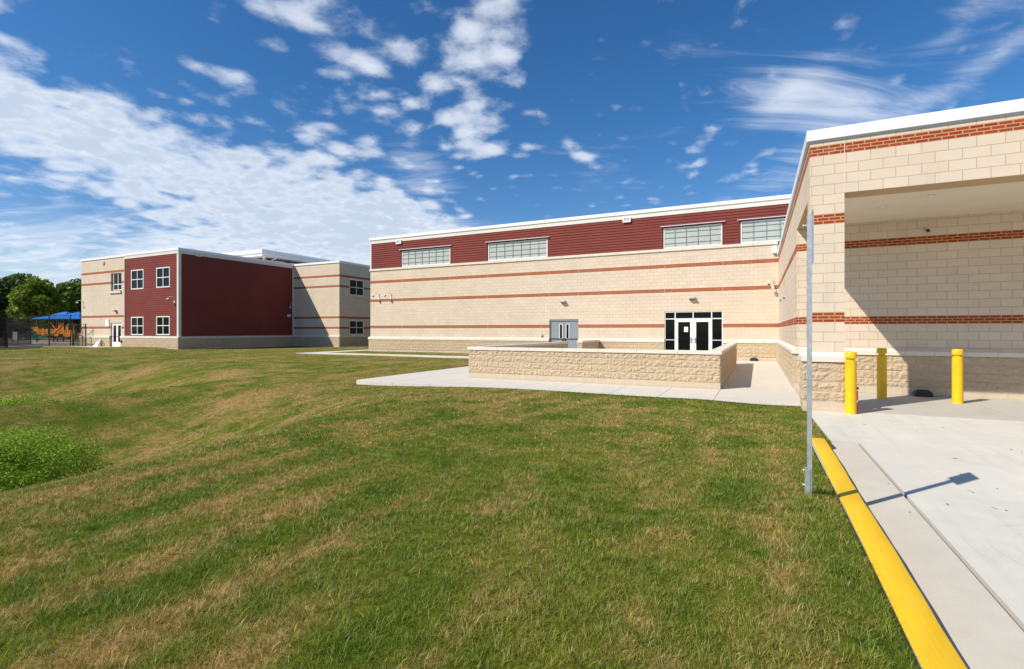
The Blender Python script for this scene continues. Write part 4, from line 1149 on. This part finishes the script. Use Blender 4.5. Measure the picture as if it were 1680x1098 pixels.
# ------------------------------------------------------------------ chain link fences
def fence(pts, h, label, dense=True, step=3.0, wire=.0045, pitch=.14):
    p0 = Vector((*pts[0], .13)); t = thing('chain_link_fence', label, 'fence', p0)
    rl = MB(); ms = MB()
    posts = []
    for a, b in zip(pts[:-1], pts[1:]):
        a = Vector((*a, .13)); b = Vector((*b, .13)); L = (b - a).length; n = max(1, round(L / step)); d = (b - a) / L
        for k in range(n + 1):
            q = a + d * L * k / n
            if not any((q - r).length < .3 for r in posts): posts.append(q)
        for z in ((.08, h - .03) if not dense else (.08, h * .5, h - .03)): rl.tube([a + Vector((0, 0, z)), b + Vector((0, 0, z))], .022, 6)
        if dense:
            o = d.cross(Vector((0, 0, 1))) * .02
            ms.q(a + o, b + o, b + o + Vector((0, 0, h)), a + o + Vector((0, 0, h)))
        m_ = int((L + h) / pitch)
        for sgn in (1, -1):
            for k in range(m_):
                s0 = k * pitch - h
                u0, u1 = max(0, s0), min(L, s0 + h)
                if u1 <= u0: continue
                z0, z1 = u0 - s0, u1 - s0
                if sgn < 0: u0, u1 = L - u0, L - u1
                ms.cur = 1
                ms.bar(a + d * u0 + Vector((0, 0, z0)), a + d * u1 + Vector((0, 0, z1)), wire); ms.cur = 0
    for q in posts:
        mb = MB(); mb.tube([q, q + Vector((0, 0, h + .05))], .05, 8); mb.lathe(q.x, q.y, [(q.z + h + .05, .055), (q.z + h + .09, .03)], 8); mb.build('post', M_blackmetal, t)
    rl.build('rail', M_blackmetal, t); ms.build('mesh_panel', [M_screen, M_blackmetal], t)
fence([(-52.5, 15.4), (-56.0, 18.1), (-58.63, 19.9)], 2.95, 'tall dark screened chain link fence at the far left edge')
fence([(-58.75, 19.98), (-60.9, 23.7), (-57.9, 24.12)], 2.95, 'tall open chain link fence in front of the playground', False, 3.6)
fence([(-57.6, 24.15), (-56.3, 24.6)], 2.1, 'short lower fence panel touching the corner of the classroom block', False, 1.4)
fence([(-66.5, 20.6), (-71.0, 24.0), (-73.6, 27.0)], 2.75, 'dark screened chain link fence standing further back in the yard')

# ------------------------------------------------------------------ playground
PB = Vector((-85.1, 34.1, .18)); RT = Vector((.898, .44, 0)); FD = Vector((-.44, .898, 0))
def PL(a, b, z): return PB + RT * (a + 1.2) + FD * b + Vector((0, 0, z))
pg = thing('play_structure', 'orange and green climbing frame with slides under a blue shade roof', 'playground', PB)
mb = MB()
def hip(mb, a0, a1, b0, b1, ze, zt, ins):
    A = [PL(a0, b0, ze), PL(a1, b0, ze), PL(a1, b1, ze), PL(a0, b1, ze)]
    B = [PL(a0 + ins, (b0 + b1) / 2 - .1, zt), PL(a1 - ins, (b0 + b1) / 2 - .1, zt), PL(a1 - ins, (b0 + b1) / 2 + .1, zt), PL(a0 + ins, (b0 + b1) / 2 + .1, zt)]
    for k in range(4): n_ = (k + 1) % 4; mb.q(A[k], A[n_], B[n_], B[k]); mb.q(A[k], A[n_], A[n_] - Vector((0, 0, .12)), A[k] - Vector((0, 0, .12)))
    mb.q(*B)
hip(mb, -2.7, 3.6, -2.2, 2, 3.10, 3.72, 2.0); hip(mb, -1.1, .9, -1.1, 1.0, 3.60, 4.02, .8); hip(mb, .7, 2.6, -1.1, 1.0, 3.56, 3.98, .8)
mb.build('shade_roof', M_blue, pg)
for a in (-2.6, -.4, .9, 3.2):
    for b in (-1.6, 1.4): m_ = MB(); m_.bar(PL(a, b, 0), PL(a, b, 3.25), .13); m_.build('post', M_maroon, pg)
mb = MB()
for a0, a1, z0, z1 in ((-2.9, -2.4, .95, 2.0), (-2.2, -1.7, .9, 1.75), (-1.6, -1.1, .9, 1.75), (-.6, .3, .8, 1.75), (.4, 1.0, 1.1, 2.5), (1.1, 1.9, .75, 1.6), (2.0, 2.5, .2, 1.4), (2.9, 3.3, .3, 1.2), (1.4, 1.6, 1.4, 2.3), (2.2, 2.35, 1.3, 2.3)):
    n = max(2, int((z1 - z0) / .17))
    for k in range(n):
        z = z0 + (z1 - z0) * k / n; mb.bar(PL(a0, -1.7, z), PL(a1, -1.7, z), .05, .10)
    mb.bar(PL(a0, -1.7, z0), PL(a0, -1.7, z1), .09); mb.bar(PL(a1, -1.7, z0), PL(a1, -1.7, z1), .09)
mb.bar(PL(-.7, -1.75, 2.6), PL(.2, -1.75, 1.5), .09); mb.bar(PL(.9, -1.75, 2.3), PL(-.2, -1.75, 1.2), .09)
mb.build('rail_panel', M_orange, pg)
mb = MB(); mb.box(0, 0.001, 0, 0.001, 0, 0.001); mb = MB()
for a0, a1 in ((-2.9, -1.0), (-.6, 1.0), (1.0, 2.4)): mb.bar(PL(a0, 0, .85), PL(a1, 0, .85), 3.2, .10)
mb.build('deck', M_dark, pg)
for pts in (((-2.7, -1.9, 1.35), (-4.2, -2.4, .45), (-4.9, -2.5, .35)), ((-.3, -1.9, .95), (-1.3, -2.8, .35), (-1.9, -3.0, .28)), ((-2.0, -1.8, .9), (-2.9, -2.2, .45), (-3.3, -2.3, .4))):
    mb = MB(); mb.bar(PL(*pts[0]), PL(*pts[1]), .55, .12); mb.bar(PL(*pts[1]), PL(*pts[2]), .55, .12)
    for s_ in (-.27, .27):
        o = FD * s_ + Vector((0, 0, .12)); mb.tube([PL(*pts[0]) + o, PL(*pts[1]) + o, PL(*pts[2]) + o], .06, 6)
    mb.build('slide', M_green, pg)
mb = MB()
mb.tube([PL(-3.1, -1.7, 2.1), PL(-3.4, -1.7, 2.0), PL(-3.0, -1.7, 1.7)], .08, 6); mb.tube([PL(2.6, -1.8, .1), PL(2.6, -1.8, 1.4)], .14, 8); mb.tube([PL(1.7, -1.8, 2.1), PL(1.9, -1.8, 2.4)], .16, 8); mb.bar(PL(-2.8, -1.8, .55), PL(-1.6, -1.8, .62), .5, .25)
mb.build('climber', M_green, pg)
t = thing('rules_sign', 'small pale notice board on maroon legs before the climbing frame', 'sign', PL(-.1, -7, 0))
mb = MB()
for a in (-.32, .32): mb.bar(PL(-.1 + a, -7, 0), PL(-.1 + a, -7, 1.5), .08)
mb.build('leg', M_maroon, t)
mb = MB(); mb.bar(PL(-.38, -7.03, .85), PL(.18, -7.03, .85), .04, 1.0); mb.build('board', M_trim, t)
t = thing('spring_seesaw', 'low green spring rider on the playground mulch', 'play equipment', PL(-7, -4, 0))
mb = MB(); mb.bar(PL(-8.2, -4, .45), PL(-5.9, -4, .62), .35, .10); mb.build('seat', M_green, t)
mb = MB(); mb.bar(PL(-7, -4, 0), PL(-7, -4, .5), .2); mb.build('base', M_maroon, t)

# ------------------------------------------------------------------ trees
def leaves(centers, radii, per, size, squash=.8):
    """many small leaf clumps on and inside overlapping lobes"""
    C = []; 
    for (c, r, n) in zip(centers, radii, per):
        d = rng.normal(size=(n, 3)); d /= np.linalg.norm(d, axis=1)[:, None]
        rad = r * (rng.uniform(.35, 1.08, n) ** .6)
        p = d * rad[:, None]; p[:, 2] *= squash
        C.append(p + np.array(c))
    C = np.concatenate(C); n = len(C)
    a = rng.normal(size=(n, 3)); a /= np.linalg.norm(a, axis=1)[:, None]
    b = np.cross(a, rng.normal(size=(n, 3))); b /= np.linalg.norm(b, axis=1)[:, None]
    s = size * rng.uniform(.5, 1.35, n)[:, None]
    V = np.stack([C - a * s, C + b * s * .55, C + a * s, C - b * s * .55], 1).reshape(-1, 3)
    F = np.arange(n * 4).reshape(n, 4)
    return V, F, np.repeat(rng.uniform(0, 1, n), 4)

def tree(x, y, h, r, material, label, n=7000, leafs=.26, low=.25, z0=.15, group='trees behind the playground'):
    t = thing('broadleaf_tree', label, 'tree', (x, y, z0), group)
    mb = MB(); nodes = []
    top = Vector((x + random.uniform(-.4, .4), y, z0 + h * .72))
    mb.tube([(x, y, z0 - .1), (x + .1, y, z0 + h * .25), (x - .1, y + .1, z0 + h * .5), tuple(top)], [h * .022, h * .018, h * .012, h * .004], 8)
    cs, rs, pr = [], [], []
    m_ = 26
    for k in range(m_):
        f = (k + .5) / m_; zz = h * (low + (.93 - low) * f)
        env = r * math.sin(math.pi * min(1, max(0.06, (f * .86 + .12)))) ** .7
        an = k * 2.4 + random.uniform(-.5, .5); rr = env * random.uniform(.35, .85)
        c = (x + math.cos(an) * rr, y + math.sin(an) * rr, z0 + zz)
        lobe = r * random.uniform(.22, .42)
        cs.append(c); rs.append(lobe); pr.append(int(n / m_ * (lobe / (r * .32)) ** 2))
        if k % 2 == 0: mb.tube([(x, y, z0 + zz * .62), ((x + c[0]) / 2, (y + c[1]) / 2, z0 + zz * .85), c], [h * .008, h * .005, h * .002], 5)
    mb.build('trunk', M_bark, t, smooth=True)
    V, F, R = leaves(cs, rs, pr, leafs)
    V = V - np.array([x, y, z0])
    me = mesh_raw('crown', V, F, R, material)
    o = bpy.data.objects.new('crown', me); COL.objects.link(o); o.parent = t
    return t
def at(px, d):
    tt = (px - 840) / 824.; s, c = math.sin(TH), math.cos(TH); return d * (-s + tt * c), d * (c + tt * s)
for px, d, h, r, mm, lb in (
    (8, 84, 10.6, 4.0, M_leafD, 'dark tree at the far left edge of the yard'),
    (-55, 78, 11.5, 5.0, M_leafD, 'dark tree just outside the left edge of the view'),
    (33, 92, 12.0, 4.4, M_leafM, 'tall darker tree peeking over the bright tree top'),
    (63, 76, 9.6, 3.5, M_leafB, 'bright yellow-green tree left of the blue shade roof'),
    (90, 100, 9.2, 4.2, M_leafD, 'low dark tree between the bright tree and its right neighbour'),
    (113, 88, 9.9, 3.4, M_leafM, 'loose tree behind the blue shade roof'),
    (134, 96, 11.0, 4.2, M_leafM, 'green tree touching the classroom block corner'),
    (45, 108, 9.5, 5.5, M_leafD, 'dark tree filling the gap behind the bright tree'),
    (-10, 104, 12.0, 5.5, M_leafD, 'broad dark tree behind the far left tree')):
    x, y = at(px, d); tree(x, y, h, r, mm, lb, 6500, .30)
# scrubby undergrowth behind the yard reads as one mass
cs = []; 
for k in range(60):
    x, y = at(-60 + k * 3.6, 112 + 6 * math.sin(k * 1.7)); cs.append((x, y, .6 + 1.2 * random.random()))
V, F, R = leaves(cs, [2.3] * 60, [420] * 60, .34, .9)
mesh_np('undergrowth', V, F, R, M_leafD, 'dark undergrowth along the back of the yard', 'undergrowth')

# ------------------------------------------------------------------ rain garden plants and stones
cs = []; rs = []; pr = []
for k in range(1100):
    X = random.uniform(-17.5, -8.6); Y = random.uniform(-.8, 6.2)
    dd = .4396 * -X + .898 * Y; e1 = 9.7 - dd; e2 = -8.9 - .95 * (Y - 2.8) - X
    if e1 < 0 or e2 < 0: continue
    z = float(lawn_z(X, Y)); edge = min(1.0, min(e1, e2) / 1.1)
    top = -.80 + .50 * edge ** .5 + .13 * math.sin(X * 2.9 + Y) * math.cos(Y * 2.6) + random.uniform(-.12, .14)
    top = max(top, z + .2)
    for j in range(3):
        cs.append((X + random.uniform(-.15, .15), Y + random.uniform(-.15, .15), max(z + .1, top - .28 * j))); rs.append(random.uniform(.16, .30)); pr.append(210 if j == 0 else 100)
V, F, R = leaves(cs, rs, pr, .021, 1.0)
mesh_np('basin_plants', V, F, R, M_leafbasin, 'dense bright green feathery plants filling the lawn hollow', 'plants')
cs = []; rs = []; pr = []
for k in range(90):
    X = random.uniform(-24, -19.2); Y = random.uniform(5.4, 8.5)
    cs.append((X, Y, float(lawn_z(X, Y)) + random.uniform(.12, .5))); rs.append(random.uniform(.15, .38)); pr.append(180)
V, F, R = leaves(cs, rs, pr, .04, 1.0)
mesh_np('ditch_plants', V, F, R, M_leafbasin, 'low weedy plants along the second hollow at left', 'plants')
def rock(x, y, z, r, label, name='rock', material=None):
    mb = MB(); n, m_ = 10, 7; b = 0; sd = x * 3.1 + y
    for j in range(m_ + 1):
        ph = math.pi * j / m_
        for i in range(n):
            a = 2 * math.pi * i / n; d = Vector((math.sin(ph) * math.cos(a), math.sin(ph) * math.sin(a), math.cos(ph)))
            k = r * (1 + .35 * mnoise.noise(d * 1.6 + Vector((sd, sd, 0))))
            mb.v.append((x + d.x * k * 1.3, y + d.y * k, z + d.z * k * .65))
    for j in range(m_):
        for i in range(n): mb.f.append((j * n + i, j * n + (i + 1) % n, (j + 1) * n + (i + 1) % n, (j + 1) * n + i)); mb.mi.append(0)
    tag(mb.build(name, material or M_rock, smooth=False), label, 'rock', 'stones in the second hollow')
for x, y, r, l in ((-20.9, 6.5, .30, 'largest grey stone at the left end of the far hollow'), (-20.2, 6.25, .18, 'smaller grey stone in front of the largest one'),
                   (-21.2, 7.2, .20, 'dark stone just right of the largest grey stone'), (-20.2, 8.1, .17, 'dark stone alone among the weeds of the far hollow')):
    rock(x, y, float(lawn_z(x, y)) + .12, r, l)

# a few straws and dead leaves lying on the concrete
mb = MB()
for k in range(46):
    x = random.uniform(.95, 4.5); y = random.uniform(2.2, 11.0); a = random.uniform(0, 6.28); l = random.uniform(.012, .05); w_ = random.uniform(.002, .010)
    c, s_ = math.cos(a), math.sin(a)
    mb.q((x - c * l, y - s_ * l, .004), (x + s_ * w_, y - c * w_, .010), (x + c * l, y + s_ * l, .005), (x - s_ * w_, y + c * w_, .007))
stuff(mb.build('leaf_litter', M_mulch), 'scattered straws and dry leaf bits on the pale concrete', 'litter')
